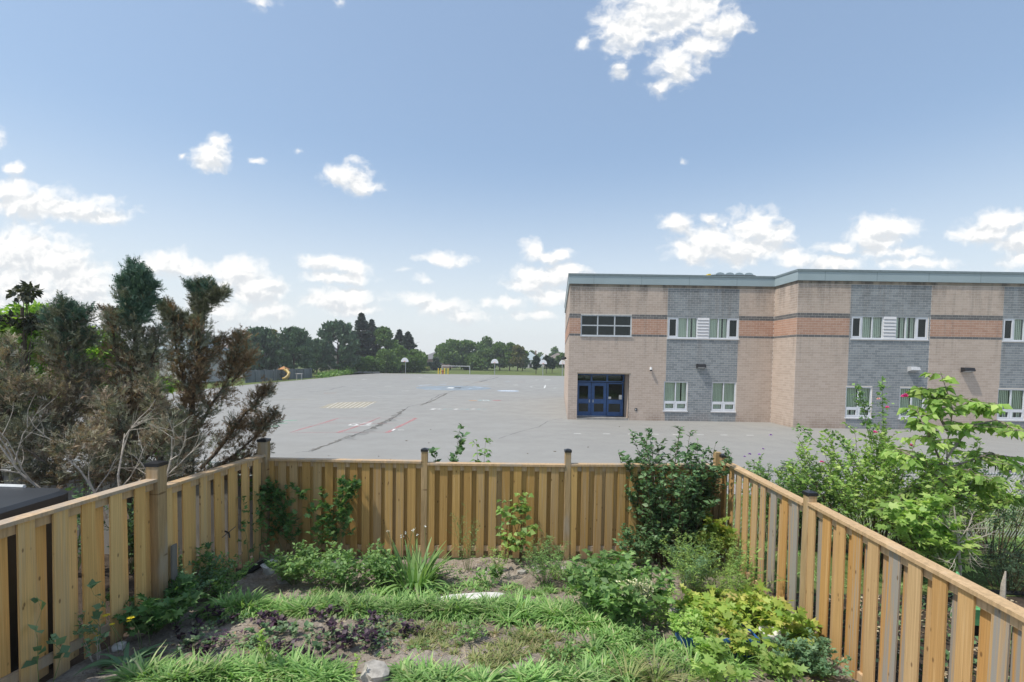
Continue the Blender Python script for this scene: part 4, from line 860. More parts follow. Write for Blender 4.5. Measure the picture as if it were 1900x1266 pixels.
ftree('leafy_tree', 'dark full tree behind the second basketball hoop', 896, 645, 58, 170, 'far_leaf', 'leafy', 3800, .55, trunk_h=.12)
ftree('leafy_tree', 'green tree right of the second basketball hoop', 928, 635, 44, 172, 'far_leaf', 'leafy', 3600, .55, trunk_h=.14)
ftree('leafy_tree', 'upright green tree with slim trunk second from the right of the clump', 946, 636, 36, 170, 'far_leaf', 'leafy', 3000, .55, trunk_h=.2)
ftree('leafy_tree', 'rusty tinged tree at the right end of the park clump', 961, 640, 34, 168, 'far_yellow', 'leafy', 3000, .5, trunk_h=.2)
ftree('leafy_tree', 'shorter green tree leaning out of the right end of the clump', 970, 648, 24, 174, 'far_leaf', 'leafy', 1800, .5, trunk_h=.16)
ftree('young_tree', 'small dark young tree left of the third basketball hoop', 995, 661, 16, 132, 'far_spruce', 'leafy', 1000, .35, trunk_h=.3)
ftree('young_tree', 'small dark young tree right behind the third basketball hoop', 1014, 660, 20, 140, 'far_spruce', 'leafy', 1200, .35, trunk_h=.28)
ftree('young_tree', 'dark young tree between the third hoop and the school', 1025, 664, 15, 146, 'far_spruce', 'leafy', 900, .35, trunk_h=.3)
ftree('leafy_tree', 'distant round tree rising over the tan house by the school', 1031, 644, 22, 290, 'far_leaf', 'leafy', 1400, .8)
ftree('leafy_tree', 'green tree touching the left edge of the school', 1044, 655, 26, 180, 'far_leaf', 'leafy', 2000, .5, trunk_h=.12)
ftree('leafy_tree', 'distant low tree over the pale roofs, just right of the park clump', 986, 651, 18, 300, 'far_leaf', 'leafy', 900, .8)
ftree('leafy_tree', 'distant low tree behind the third hoop', 1002, 655, 22, 310, 'far_leaf', 'leafy', 900, .8)
# low weeds at the foot of the fence corner
P = [];
for k in range(900):
    a = random.random(); c = at(600+a*60, 695, 88+a*28); P.append((c.x-.6+random.gauss(0, .5), c.y+random.gauss(0, .8), abs(random.gauss(0, .55))*(.6+.4*a)))
o = thing('weed_bank', 'low bright weeds along the curved asphalt edge under the tallest pine', 'weeds', (P[0][0], P[0][1], 0)); leaves(o, QUAD, np.array(P), rdir(900)+np.array([0, 0, .8]), .3, 'far_bright')
# woods closing the horizon
for nm, x0, x1, Y, H, n in (('distant_woods', -330, 120, 330, 7.5, 9000), ('distant_woods', 60, 420, 300, 8, 5000), ('distant_woods', -260, -62, 130, 7.0, 7000)):
    x = rng.uniform(x0, x1, n); hh = H*(.65+.35*np.sin(x*.11+Y)*np.sin(x*.043)); P = np.stack([x, Y+rng.uniform(0, 8, n), hh*rng.random(n)**.6-.4], 1)
    M = frames(rdir(n)+np.array([0, 0, .5]), rdir(n), 1.3*(.5+rng.random(n))); o = scatter(nm, QUAD, P, M, rng.random(n), 'far_leaf', None, 'stuff', origin=(x0, Y, 0))
# ------------------------------------------------------------------ garden fences: overlapping boards on both sides of the rails
def wfence(label, pts, zt, zb, side, pitch, bw, mt, postmt='post_wood', pw=.13, posth=None, gz=None, caps=None, back=True, seed=1, wob=.010):
    """pts: post positions; zt: cap-rail level per panel (start, end); zb: ground level per post; side: +1 when the garden lies to the left of the run"""
    rs = random.Random(seed); p0 = Vector(pts[0]); r = thing('wooden_fence', label, 'fence', (p0.x, p0.y, zb[0]))
    m = MB(); m.bbox((-.5, -.5, 0), (.5, .5, 1), .03); bmesh_ = m.mesh('board'); bmesh_.materials.append(MATS[mt])
    for i, (a, b) in enumerate(zip(pts, pts[1:])):
        a, b = Vector(a), Vector(b); u = (b-a).normalized(); L = (b-a).length; nrm = Vector((-u.y, u.x, 0))*side; ang = math.atan2(u.y, u.x); z0, z1 = zt[i]; g0, g1 = zb[i], zb[i+1]
        s = (pw/2)
        def zz(x): return z0+(z1-z0)*x/L
        def zg(x): return g0+(g1-g0)*x/L
        A = a+u*s; Lp = L-2*s; rail = Vector((u.x, u.y, (z1-z0)/L)); rb = Vector((u.x, u.y, (g1-g0)/L))
        m = MB(); m.obox(A-nrm*.068+Vector((0, 0, zz(s))), rail*Lp, nrm*.136, Vector((0, 0, .036))); m.build('cap_rail', 'rail_wood', r, origin=A+Vector((0, 0, zz(s))))
        m = MB(); m.obox(A-nrm*.019+Vector((0, 0, zz(s)-.095)), rail*Lp, nrm*.038, Vector((0, 0, .09))); m.build('upper_rail', 'rail_wood', r, origin=A+Vector((0, 0, zz(s)-.09)))
        m = MB(); m.obox(A-nrm*.019+Vector((0, 0, zg(s)+.17)), rb*Lp, nrm*.038, Vector((0, 0, .09))); m.build('lower_rail', 'rail_wood', r, origin=A+Vector((0, 0, zg(s)+.17)))
        n = max(2, round(Lp/pitch)); pp = Lp/n
        for k in range(n):
            x = s+pp*(k+.5)+rs.uniform(-.012, .012)-pp*.25
            for (sg, dx) in ((1, 0), (-1, pp*.5)):
                if sg < 0 and not back: continue
                X_ = x+dx; zb_ = zg(X_)+rs.uniform(.0, .04)+(.02 if sg > 0 else .04); zt_ = zz(X_)-.003; c = a+u*X_+nrm*sg*.0295
                part('board', r, bmesh_, (c.x, c.y, zb_), (rs.gauss(0, wob)*.5, 0, ang+rs.gauss(0, wob)), (bw*rs.uniform(.97, 1.03), .019, zt_-zb_))
    pm = MB(); pm.bbox((-pw/2, -pw/2, 0), (pw/2, pw/2, 1), .006); pme = pm.mesh('post'); pme.materials.append(MATS[postmt])
    cm = MB(); q = pw/2+.008
    cm.box((-q, -q, -.012), (q, q, .028)); cm.add([(-q, -q, .0285), (q, -q, .0285), (q, q, .0285), (-q, q, .0285), (0, 0, .05)], [(0, 1, 4), (1, 2, 4), (2, 3, 4), (3, 0, 4)]); cme = cm.mesh('post_cap'); cme.materials.append(MATS['cap_black'])
    for i, p in enumerate(pts):
        if posth[i] is None: continue
        po = part('post', r, pme, (p[0], p[1], zb[i]-.1), (0, 0, math.atan2((Vector(pts[-1])-Vector(pts[0])).y, (Vector(pts[-1])-Vector(pts[0])).x)), (1, 1, posth[i]-zb[i]+.1)); po.scale = (1, 1, 1)
        po.data = (lambda h: (lambda mm: (mm.bbox((-pw/2, -pw/2, 0), (pw/2, pw/2, h), .006), mm)[1])(MB()).mesh('post'))(posth[i]-zb[i]+.1); po.data.materials.append(MATS[postmt])
        if caps is None or caps[i]: part('post_cap', po, cme, (p[0], p[1], posth[i]+.013), (0, 0, po.rotation_euler.z*0))
    return r
XL, XR, YB = -4.24, 3.74, 8.32
CL, CM = (XL, 8.2), (XL-.02, 5.75)
wfence('left garden fence of honey coloured overlapping boards, running towards the house', [(XL-.06, 1.0, 0), (XL-.02, 3.35, 0), (XL-.01, 5.75, 0), (XL, 8.24, 0)],
       [(2.40, 2.37), (2.36, 2.29), (2.17, 2.09)], [1.0, .86, .60, .31], -1, .315, .15, 'board_wood', pw=.15, posth=[2.55, 2.55, 2.47, 2.34], seed=3)
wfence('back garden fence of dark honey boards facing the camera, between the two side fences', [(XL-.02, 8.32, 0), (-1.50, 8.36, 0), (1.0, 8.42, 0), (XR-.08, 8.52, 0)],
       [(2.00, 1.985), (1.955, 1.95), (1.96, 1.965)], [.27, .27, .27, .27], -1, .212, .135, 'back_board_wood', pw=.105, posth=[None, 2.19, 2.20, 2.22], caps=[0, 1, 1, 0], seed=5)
wfence('right garden fence of orange and weathered grey boards, running towards the house', [(XR, 8.44, 0), (XR, 5.97, 0), (XR+.01, 3.1, 0), (XR+.03, .8, 0)],
       [(2.06, 2.02), (2.06, 1.97), (1.98, 1.9)], [.27, .26, .30, .34], -1, .262, .14, 'fresh_board_wood', pw=.11, posth=[2.15, 2.17, 2.15, 2.1], seed=9)
m = MB()
board_fence('wooden_fence', 'old brown board fence of the left neighbour, behind the dead conifers', (-11.5, 8.5, 0), (-4.45, 8.36, 0), 1.45, 44, 'old_grey_wood', .25)
m = MB(); m.box((-11.5, 8.28, 1.78), (-4.4, 8.42, 1.81)); 
q = m.build('cap_rail', 'old_grey_wood', bpy.data.objects['wooden_fence.005'] if 'wooden_fence.005' in bpy.data.objects else None)
# grey repair board and low stone by the post
m = MB(); m.obox((XL+.07, 5.86, .5), (0, .09, 0), (.02, 0, 0), (0, 0, .95)); setp(m.build('repair_board', 'old_grey_wood', origin=(XL+.07, 5.86, .5)), 'short grey weathered board standing against the left fence beside its middle post', 'board')
# wire basket hook: small black latch on the left fence
m = MB(); m.tube([(XL+.05, 7.02, 1.22), (XL+.12, 7.0, 1.2), (XL+.13, 7.0, 1.13)], .012, 5); m.tube([(XL+.05, 6.95, 1.15), (XL+.16, 7.1, 1.26)], .006, 4); setp(m.build('fence_hook', 'cap_black', origin=(XL+.05, 7.0, 1.2)), 'small black hook screwed to a board of the left fence', 'hook')

# ---- chain link fence behind the gardens
YC = 10.5; cz = 1.46
cl = thing('chain_link_fence', 'galvanised chain link fence between the gardens and the asphalt', 'fence', (0, YC, 0))
for x in list(np.arange(-10.2, 13, 2.9)): m = MB(); m.tube([(x, YC, -.05), (x, YC, cz+.03)], .03, 8); m.build('post', 'galvanised', cl)
m = MB(); m.tube([(-12, YC, cz), (14, YC, cz)], .021, 8, True); m.build('top_rail', 'galvanised', cl)
m = MB(); px_ = .065
for i in range(int((14+1.6)/px_)):
    x = -1.6+i*px_
    for s in (1, -1):
        pts = []
        a = Vector((x, YC-.03, .04)); H = cz+.06-.04; b_ = a+Vector((s*H*.62, 0, H)); m.tube([a, b_], .0028, 3, False)
    m.tube([(x, YC-.03, cz), (x+.012, YC-.03, cz+.10)], .003, 3, False)
setp(m.build('wire_mesh', 'wire', cl), kind='stuff')

# ---- hot tub beyond the left fence
ht = thing('hot_tub', 'dark grey hot tub cover with rounded edge and white strap, beyond the left fence', 'hot tub', (-6.6, 4.9, .6))
def rrect(x0, x1, y0, y1, r, n=6):
    o = []
    for (cx, cy, a0) in ((x1-r, y1-r, 0), (x0+r, y1-r, 90), (x0+r, y0+r, 180), (x1-r, y0+r, 270)):
        for k in range(n+1): a = R(a0+90*k/n); o.append((cx+r*math.cos(a), cy+r*math.sin(a)))
    return o
x0, x1, y0, y1 = -7.9, -4.74, 3.5, 5.25
m = MB(); m.prism(rrect(x0+.08, x1-.08, y0+.08, y1-.08, .2), .5, 2.17); m.build('cabinet', 'tub_dark', ht)
m = MB(); r1 = rrect(x0, x1, y0, y1, .2); r2 = rrect(x0+.05, x1-.05, y0+.05, y1-.05, .17); n = len(r1); zc = 2.17
m.add([(x, y, zc) for x, y in r1]+[(x, y, zc+.13) for x, y in r1]+[(x, y, zc+.165) for x, y in r2], [tuple(range(n-1, -1, -1)), tuple(range(2*n, 3*n))]+[(i, (i+1) % n, n+(i+1) % n, n+i) for i in range(n)]+[(n+i, n+(i+1) % n, 2*n+(i+1) % n, 2*n+i) for i in range(n)])
cv = m.build('cover', 'tub_grey', ht)
m = MB(); m.tube([(-7.9, y1-.03, zc+.19), (-7.0, y1-.04, zc+.20), (-6.2, y1-.04, zc+.19), (-5.3, y1-.03, zc+.17)], .022, 6); m.build('strap', 'strap_white', cv)
m = MB(); m.tube([(-7.9, y1+.03, zc+.2), (-7.2, y1+.05, zc+.24), (-6.3, y1+.05, zc+.18)], .035, 6); m.build('cover_lifter', 'cap_black', ht)

# ------------------------------------------------------------------ dying conifers on the left
def sprig(nn=7, seed=1):
    r = np.random.default_rng(seed); V, Fc = [], []
    V += [(-.02, 0, 0), (.02, 0, 0), (0, 1, 0)]; Fc.append((0, 1, 2))
    for i in range(nn):
        t = .1+.8*i/nn; s = 1 if i % 2 else -1; l = (.55-.35*t)*(.8+.5*r.random()); a = .75+r.normal()*.2; up = r.normal()*.22; c = np.array([0, t, 0]); e = c+np.array([s*math.sin(a)*l, math.cos(a)*l, up]); w_ = np.array([.035, .06, .025]); k = len(V)
        V += [tuple(c-w_), tuple(c+w_), tuple(e)]; Fc.append((k, k+1, k+2))
    return np.array(V), np.array(Fc)
SPR = sprig()
def conifer(label, limbs, tone, Y0, base, seed=0, dens=1.0):
    """limbs: (list of (px,py,dY), start radius, foliage radius low, foliage radius top, fullness, which: g green top / b brown / r rust / d dull)"""
    random.seed(seed); b = at(*base, Y0); gz_ = nz_(b.x, Y0); b = Vector((b.x, Y0, gz_)); r = thing('conifer_tree', label, 'tree', b, 'dying conifers beyond the left fence'); st = MB(); bins = {}
    for (pl, r0, f0, f1, full, tn) in limbs:
        pts = [at(x, y, Y0+dy) for (x, y, dy) in pl]
        if pts[0].z < gz_+.6: pts = [Vector((pts[0].x, pts[0].y, gz_-.05))]+pts
        fine = []
        for a, c in zip(pts, pts[1:]):
            k_ = max(2, int((c-a).length/.22))
            for k in range(k_): fine.append(a.lerp(c, k/k_)+Vector((random.gauss(0, .012), random.gauss(0, .012), 0)))
        fine.append(pts[-1]); L = sum((fine[k+1]-fine[k]).length for k in range(len(fine)-1)); nf = len(fine)
        st.tube(fine, [max(.006, r0*(1-.93*k/(nf-1))) for k in range(nf)], 7)
        nb = int(L*40*full*dens)
        for j in range(nb):
            t = (.10 if len(fine) > 8 else .0)+.9*(j+random.random())/nb; t = min(t, 1.0); p, d = poly_at(fine, t); a = random.random()*6.283
            rad = (f0+(f1-f0)*t)*random.uniform(.55, 1.12)*(.55+.75*abs(math.sin(t*L*4.2+a*1.5+seed)))*(1 if t < .9 else .55); q = Vector((math.cos(a), math.sin(a), 0)); q = (q-d*q.dot(d)); q = q.normalized() if q.length > .01 else Vector((1, 0, 0))
            o = (q+d*random.uniform(.35, 1.1)+Vector((0, 0, .1))).normalized(); tw = curve(p, o, rad, 4, .12, -.05); st.tube(tw, [.007, .005, .004, .003, .002], 3, False)
            z = tw[-1].z; hz = z-3.8
            if tn == 'g': key = 'needle_green' if hz > .45+random.gauss(0, .32) else ('needle_dull' if hz > -.15+random.gauss(0, .2) else 'needle_brown')
            elif tn == 'd': key = 'needle_dull' if hz > .35+random.gauss(0, .3) else ('needle_rust' if random.random() < .7 else 'needle_dull')
            elif tn == 'r': key = 'needle_rust' if random.random() < .75 else 'needle_dull'
            else: key = 'needle_brown' if random.random() < .5 else 'needle_dull'
            green = key == 'needle_green' or hz > .5; m_ = int((44 if green else 31)*max(.5, min(1.6, rad/.4)))
            P, D = bins.setdefault(key, ([], []))
            for k in range(m_):
                f = (.25+.75*random.random()**.6); c, dd = poly_at(tw, f); s_ = .035 if green else .055
                P.append((c.x+random.gauss(0, s_), c.y+random.gauss(0, s_), c.z+random.gauss(0, s_))); D.append((dd.x+random.gauss(0, .55), dd.y+random.gauss(0, .55), dd.z+random.gauss(0, .45)+.25))
    st.build('trunk', 'bark' if tone != 'pale' else 'pale_bark', r)
    for key, (P, D) in bins.items():
        P, D = np.array(P), np.array(D); n = len(P); U = rdir(n); S = .098*(.6+.8*rng.random(n)); M = frames(D, U, S)
        scatter({'needle_green': 'green_foliage', 'needle_brown': 'brown_foliage', 'needle_dull': 'dull_foliage', 'needle_rust': 'rust_foliage'}[key], SPR, P, M, rng.random(n), key, r, 'stuff')
    return r
conifer('tallest dying conifer, blue green tip over brown lower branches, second from the right', [
    ([(250, 900, 0), (246, 800, 0), (250, 700, 0), (248, 600, 0), (253, 495, 0)], .075, .42, .19, 1.2, 'g'),
    ([(244, 770, -.1), (222, 680, -.1), (209, 610, -.15), (209, 568, -.15)], .035, .26, .07, 1.0, 'd'),
    ([(256, 760, .1), (276, 690, .1), (290, 640, .1), (297, 610, .1)], .03, .26, .07, .8, 'b'),
    ([(262, 800, -.3), (285, 750, -.35), (284, 710, -.35)], .025, .30, .12, .9, 'b'),
    ([(240, 830, -.4), (215, 770, -.5), (196, 730, -.5)], .025, .32, .14, .9, 'b'), ([(262, 860, -.4), (305, 820, -.6), (322, 790, -.6)], .022, .30, .14, .8, 'b'),
    ([(250, 620, 0), (238, 572, -.1), (224, 548, -.1)], .015, .10, .05, 1, 'g'), ([(252, 600, 0), (268, 566, 0), (281, 550, 0)], .012, .10, .05, 1, 'g'), ([(252, 545, 0), (264, 522, 0), (272, 512, 0)], .010, .08, .05, 1, 'g'), ([(252, 545, 0), (242, 524, 0), (235, 514, 0)], .010, .08, .05, 1, 'g'), ([(252, 580, 0), (268, 540, 0), (286, 528, 0)], .010, .09, .05, 1, 'g'), ([(250, 575, 0), (236, 540, 0), (222, 528, 0)], .010, .09, .05, 1, 'g'),
    ([(250, 895, -.2), (215, 880, -.4), (185, 868, -.5)], .02, .34, .2, 1.1, 'b'), ([(252, 895, -.2), (290, 880, -.4), (322, 872, -.5)], .02, .34, .2, 1.1, 'b')],
    'dark', 7.0, (250, 905), 11)
conifer('dying conifer with a side shoot pointing right at its top, rightmost of the row', [
    ([(352, 890, 0), (356, 800, 0), (362, 700, 0), (366, 620, 0), (374, 525, 0)], .06, .36, .14, 1.05, 'd'),
    ([(356, 760, 0), (334, 680, -.1), (322, 610, -.1), (317, 560, -.1)], .03, .22, .06, .9, 'd'),
    ([(368, 600, 0), (385, 562, 0), (400, 549, 0), (421, 542, 0)], .014, .09, .05, 1.4, 'd'), ([(372, 560, 0), (384, 540, 0), (396, 530, 0)], .010, .08, .05, 1.2, 'g'), ([(372, 560, 0), (362, 540, 0), (354, 528, 0)], .010, .08, .05, 1.2, 'g'),
    ([(322, 640, -.1), (310, 590, -.1), (304, 562, -.1)], .012, .10, .05, 1, 'd'), ([(366, 650, 0), (350, 610, 0), (342, 588, 0)], .012, .10, .05, 1, 'd'),
    ([(364, 720, .1), (385, 670, .2), (402, 640, .2), (418, 625, .2)], .018, .16, .06, .8, 'r'),
    ([(362, 800, .2), (395, 750, .3), (425, 700, .35), (440, 650, .35), (446, 622, .35)], .03, .26, .06, 1.0, 'r'),
    ([(430, 710, .35), (452, 680, .4), (466, 655, .4)], .014, .17, .07, 1.0, 'r'),
    ([(372, 870, .3), (415, 820, .5), (455, 770, .6), (485, 735, .65), (498, 722, .65)], .034, .18, .08, .8, 'r'),
    ([(375, 885, .3), (430, 850, .5), (475, 810, .65), (498, 785, .7), (511, 765, .7)], .030, .16, .08, .75, 'r'),
    ([(380, 895, .35), (430, 870, .5), (475, 850, .6), (504, 824, .65)], .026, .14, .07, .65, 'r'),
    ([(415, 820, .5), (440, 790, .6), (470, 800, .6), (496, 778, .6)], .016, .15, .08, .8, 'r'),
    ([(378, 893, .3), (420, 880, .4), (460, 875, .5), (488, 864, .55)], .02, .12, .07, .6, 'r'),
    ([(350, 880, -.2), (335, 820, -.3), (322, 770, -.3)], .022, .28, .15, .9, 'b'), ([(352, 892, -.2), (325, 880, -.4), (300, 872, -.4)], .02, .3, .18, 1.0, 'b'), ([(356, 892, 0), (390, 884, .1), (415, 880, .2)], .02, .26, .14, .9, 'r')], 'dark', 7.75, (352, 895), 12)
conifer('dying conifer with a rounded blue green crown and wide brown skirts, third from the right', [
    ([(112, 905, 0), (108, 830, 0), (120, 760, 0), (132, 690, 0), (126, 620, 0), (120, 566, 0)], .055, .46, .19, 1.15, 'g'),
    ([(108, 850, -.1), (85, 800, -.2), (70, 750, -.2), (62, 705, -.2)], .03, .36, .14, .9, 'b'),
    ([(128, 690, 0), (105, 650, 0), (88, 628, 0)], .018, .16, .08, 1, 'g'), ([(126, 640, 0), (145, 605, 0), (160, 578, 0)], .014, .11, .06, 1.2, 'g'), ([(124, 630, 0), (102, 595, 0), (84, 582, 0)], .012, .11, .06, 1.2, 'g'), ([(126, 650, 0), (150, 630, 0), (170, 622, 0)], .012, .11, .06, 1.2, 'g'),
    ([(120, 780, 0), (148, 740, 0), (160, 710, .1), (166, 684, .1)], .022, .30, .10, .95, 'b'),
    ([(116, 860, -.4), (155, 830, -.6), (180, 810, -.6)], .02, .34, .18, .8, 'b'), ([(110, 870, -.4), (60, 840, -.6), (20, 810, -.6)], .02, .34, .18, .8, 'b'),
    ([(132, 700, 0), (112, 670, 0), (98, 655, 0)], .014, .16, .08, .9, 'd'), ([(110, 895, -.3), (70, 880, -.5), (35, 870, -.5)], .02, .34, .2, 1.1, 'b'), ([(112, 895, -.3), (150, 880, -.5), (180, 876, -.5)], .02, .34, .2, 1.1, 'b')], 'pale', 6.7, (108, 905), 13)
conifer('brown dying conifer cut by the left edge of the photo', [
    ([(-5, 905, 0), (0, 800, 0), (6, 760, 0), (12, 700, 0), (14, 632, 0)], .055, .44, .10, 1.0, 'b'),
    ([(0, 790, -.1), (28, 740, -.2), (38, 700, -.2)], .022, .30, .12, .9, 'b'), ([(-8, 800, 0), (-50, 740, 0), (-70, 690, 0)], .03, .4, .2, .9, 'b'), ([(4, 860, -.2), (45, 820, -.3), (56, 790, -.3)], .02, .34, .2, .9, 'b')], 'dark', 6.5, (5, 905), 14)
conifer('low brown thicket of dead conifer branches between the two middle conifers', [
    ([(180, 905, 0), (184, 850, 0), (180, 800, 0), (178, 745, 0)], .035, .40, .18, 1.0, 'b'), ([(184, 870, 0), (212, 830, 0), (220, 790, 0)], .02, .34, .16, .9, 'b'),
    ([(300, 900, .2), (302, 850, .2), (298, 800, .2), (300, 755, .2)], .03, .34, .16, .9, 'b')], 'dark', 7.1, (180, 905), 15)
# bare grey branches in front of the skirts
bs = thing('dead_shrub', 'bare pale grey branches standing before the brown conifer skirts, left of the middle fence post', 'shrub', (at(300, 890, 6.4).x, 6.4, nz_(-4, 6.4)))
random.seed(5); m = MB()
def twiggy(m, p, d, L, r, lev):
    pts = curve(p, d, L, 4, .18, -.02); m.tube(pts, [r, r*.8, r*.6, r*.45, r*.3], 5, False)
    if lev:
        for k in range(4): q, dd = poly_at(pts, .25+.7*random.random()); twiggy(m, q, dd+Vector((random.gauss(0, .7), random.gauss(0, .7), random.gauss(.2, .4))), L*.55, r*.45, lev-1)
for (a, b_) in (((106, 905), (96, 750)), ((236, 905), (214, 800)), ((300, 905), (328, 810)), ((196, 905), (160, 830))):
    p = at(*a, 6.0); q = at(*b_, 6.0); twiggy(m, p-Vector((0, 0, .4)), (q-p), (q-p).length+.4, .022, 2)
m.build('branches', 'dead_stem', bs)
# bright leafy trees behind the conifers
def ltree(label, px, py, wpx, Y, mt, tmpl, size, n, nm='leafy_tree', bark='bark', trunkx=None, group=None, lobes=16, hfrac=.55):
    top = at(px, py, Y); b = Vector((at(trunkx if trunkx else px, py, Y).x, Y, 0 if Y > 9.3 else nz_(0, Y))); H = top.z-b.z; W = wpx/F*Y; r = thing(nm, label, 'tree', b, group); m = MB(); C, Rd = [], []
    cc = Vector((top.x, Y, top.z-H*hfrac*.5)); main = [b, b+Vector((0, 0, H*.3)), cc]; m.tube(main, [max(.03, H*.015), H*.012, H*.006], 8)
    for i in range(lobes):
        d = Vector(rdir(1)[0].tolist()); c = cc+Vector((d.x*W*.36, d.y*W*.3, d.z*H*hfrac*.38)); C.append(tuple(c)); lr = W*random.uniform(.12, .2); Rd.append((lr, lr, lr*.8)); m.tube([main[1].lerp(cc, random.uniform(.1, .8)), c], [H*.005, .008], 4)
    m.build('trunk', bark, r); C2 = np.array(C); Rd = np.array(Rd); k = rng.integers(0, lobes, n); d = rdir(n); q = .45+.6*rng.random(n); P = C2[k]+d*Rd[k]*q[:, None]
    leaves(r, tmpl, P, d+rng.normal(size=(n, 3))*.5+np.array([0, 0, -.25]), size, mt, 0, 'crown')
    return r
ltree('bright yellow green leafy tree filling the left edge behind the conifers', 50, 566, 230, 12.0, 'yard_tree_leaf', LEAF, .15, 9000, trunkx=20)
ltree('bright green leafy tree seen through the gap between the conifers', 190, 612, 130, 12.6, 'yard_tree_leaf', LEAF, .15, 6500)
ltree('dark purplish leafed tree top above the bright tree at the left edge', 40, 522, 84, 11.2, 'plum_leaf', LEAF, .13, 650, lobes=9, hfrac=.22)
ltree('green leafy tree low behind the rightmost conifer', 292, 665, 70, 12.2, 'yard_tree_leaf', LEAF, .13, 3600, hfrac=.7)
# undergrowth below the conifers
for i, (px, py, Y, lb) in enumerate(((240, 880, 7.6, 'left of'), (440, 850, 8.9, 'right of'), (130, 880, 7.4, 'far left of'))):
    plant('green_shrub', f'low green shrub in the shade {lb} the dying conifers' if i != 1 else 'small green shrub beside the corner post, under the sprawling conifer branches', 'shrub', (at(px, py, Y).x, Y, nz_(0, Y)), 1.5 if i != 1 else 1.85, .5, 9, 6, .4, .09, 6, 'dark_leaf', r0=.008)
# ------------------------------------------------------------------ garden planting
random.seed(21)
def yb(px, py):                          # where a pixel's ray meets the garden soil
    d = ray(px, py); t = 2.0
    while t < 12:
        p = EYE+d*t
        if p.z < yz(p.x, p.y): break
        t += .02
    return Vector((p.x, p.y, yz(p.x, p.y)))
# large dark green shrub in the right corner
b = yb(1248, 1045)
plant('leafy_shrub', 'large dark green leafy shrub standing against the right end of the back fence', 'shrub', b, 2.5, .80, 62, 11, .40, .092, 9, 'dark_leaf', 'stem_brown', r0=.012, ind=300, fromf=.10, base_r=.32, bend=.12, hvar=.38)
# saplings and vines at the back fence
b = yb(965, 1050)
plant('mulberry_sapling', 'light green sapling with pointed leaves climbing the middle of the back fence', 'sapling', (b.x, 8.1, b.z), 1.35, .25, 3, 7, .42, .105, 6, 'light_leaf', 'stem_brown', r0=.010, tmpl=BROAD, ind=150, flat=.3, droop=.55, fromf=.2, base_r=.06)
b = yb(935, 1050)
plant('mulberry_sapling', 'darker thin sapling just left of the light green one on the back fence', 'sapling', (b.x, 8.15, b.z), 1.35, .5, 3, 4, .3, .09, 4, 'mid_leaf', 'stem_brown', r0=.008, tmpl=BROAD, ind=60, flat=.2, droop=.5)
V = []
for k in range(12):
    s = at(530+k*9, 1050, 8.12); pts = [Vector((s.x, 8.14, .3))]; x, z = s.x, .3; dx = random.uniform(-.10, .07)
    for j in range(8): x += dx+random.gauss(0, .07); z += random.uniform(.13, .2); pts.append(Vector((x, 8.20-.06*random.random(), min(z, 1.78))))
    V.append(pts)
plant('climbing_vine', 'dark green climbing vine spread over the left part of the back fence', 'vine', (at(590, 1050, 8.14).x, 8.14, .3), 1.4, .5, 9, 11, .30, .095, 6, 'vine_leaf', 'stem_green', r0=.006, tmpl=LOBED, ind=300, flat=.25, stems=V, fromf=.22)
V = []
for k in range(4):
    y = 7.55+k*.17; pts = [Vector((XL+.09, y, .42))]; z = .42
    for j in range(7): z += .17; pts.append(Vector((XL+.09+.03*random.random(), y+random.gauss(0, .07), z)))
    V.append(pts)
plant('climbing_vine', 'thin green vine in the far left corner climbing the left fence beside the corner post', 'vine', (XL+.09, 7.8, .4), 1.3, .3, 4, 6, .2, .08, 4, 'vine_leaf', r0=.005, tmpl=LOBED, ind=80, stems=V)
V = []
for (y, zt_) in ((4.15, 1.7), (4.3, 1.35), (4.75, 1.6)):
    pts = []; z = .8
    while z < zt_: pts.append(Vector((XL+.10+.02*random.random(), y+random.gauss(0, .03), z))); z += .12
    V.append(pts)
plant('climbing_vine', 'few blue green heart shaped vine leaves on the near end of the left fence', 'vine', (XL+.10, 4.2, .75), 1.0, .3, 3, 4, .09, .085, 2, 'glaucous_leaf', r0=.004, tmpl=BROAD, ind=60, stems=V)
b = yb(25, 1230)
# plants behind the back fence whose tops show above it
plant('leafy_sapling', 'dark leafed sapling top showing above the back fence beside its middle-left post', 'sapling', (at(818, 850, 9.0).x, 9.0, .15), 2.40, .10, 4, 6, .20, .12, 5, 'dark_leaf', 'stem_brown', r0=.009, tmpl=BROAD, fromf=.7, ind=60)
plant('leafy_sapling', 'light green sapling top with drooping leaves showing above the back fence', 'sapling', (at(893, 850, 9.0).x, 9.0, .15), 2.5, .10, 3, 6, .22, .11, 4, 'mid_leaf', 'stem_brown', r0=.008, tmpl=LEAF, fromf=.7, droop=.5, ind=60)
plant('leafy_sapling', 'tiny sprig showing above the back fence near the corner post', 'sapling', (at(552, 860, 8.8).x, 8.8, .15), 1.86, .2, 4, 4, .14, .05, 4, 'mid_leaf', r0=.006, fromf=.75)
# green growth behind the slits of the left part of the back fence
for i, x in enumerate((-3.9, -3.1, -2.3)):
    plant('leafy_sapling', ['bright green shrub behind the fence slits nearest the corner post', 'bright green shrub behind the back fence, behind the vine', 'bright green shrub behind the back fence, right of the vine'][i], 'shrub', (x, 9.0, .1), 1.6, .5, 9, 6, .4, .13, 5, 'light_leaf', r0=.007)
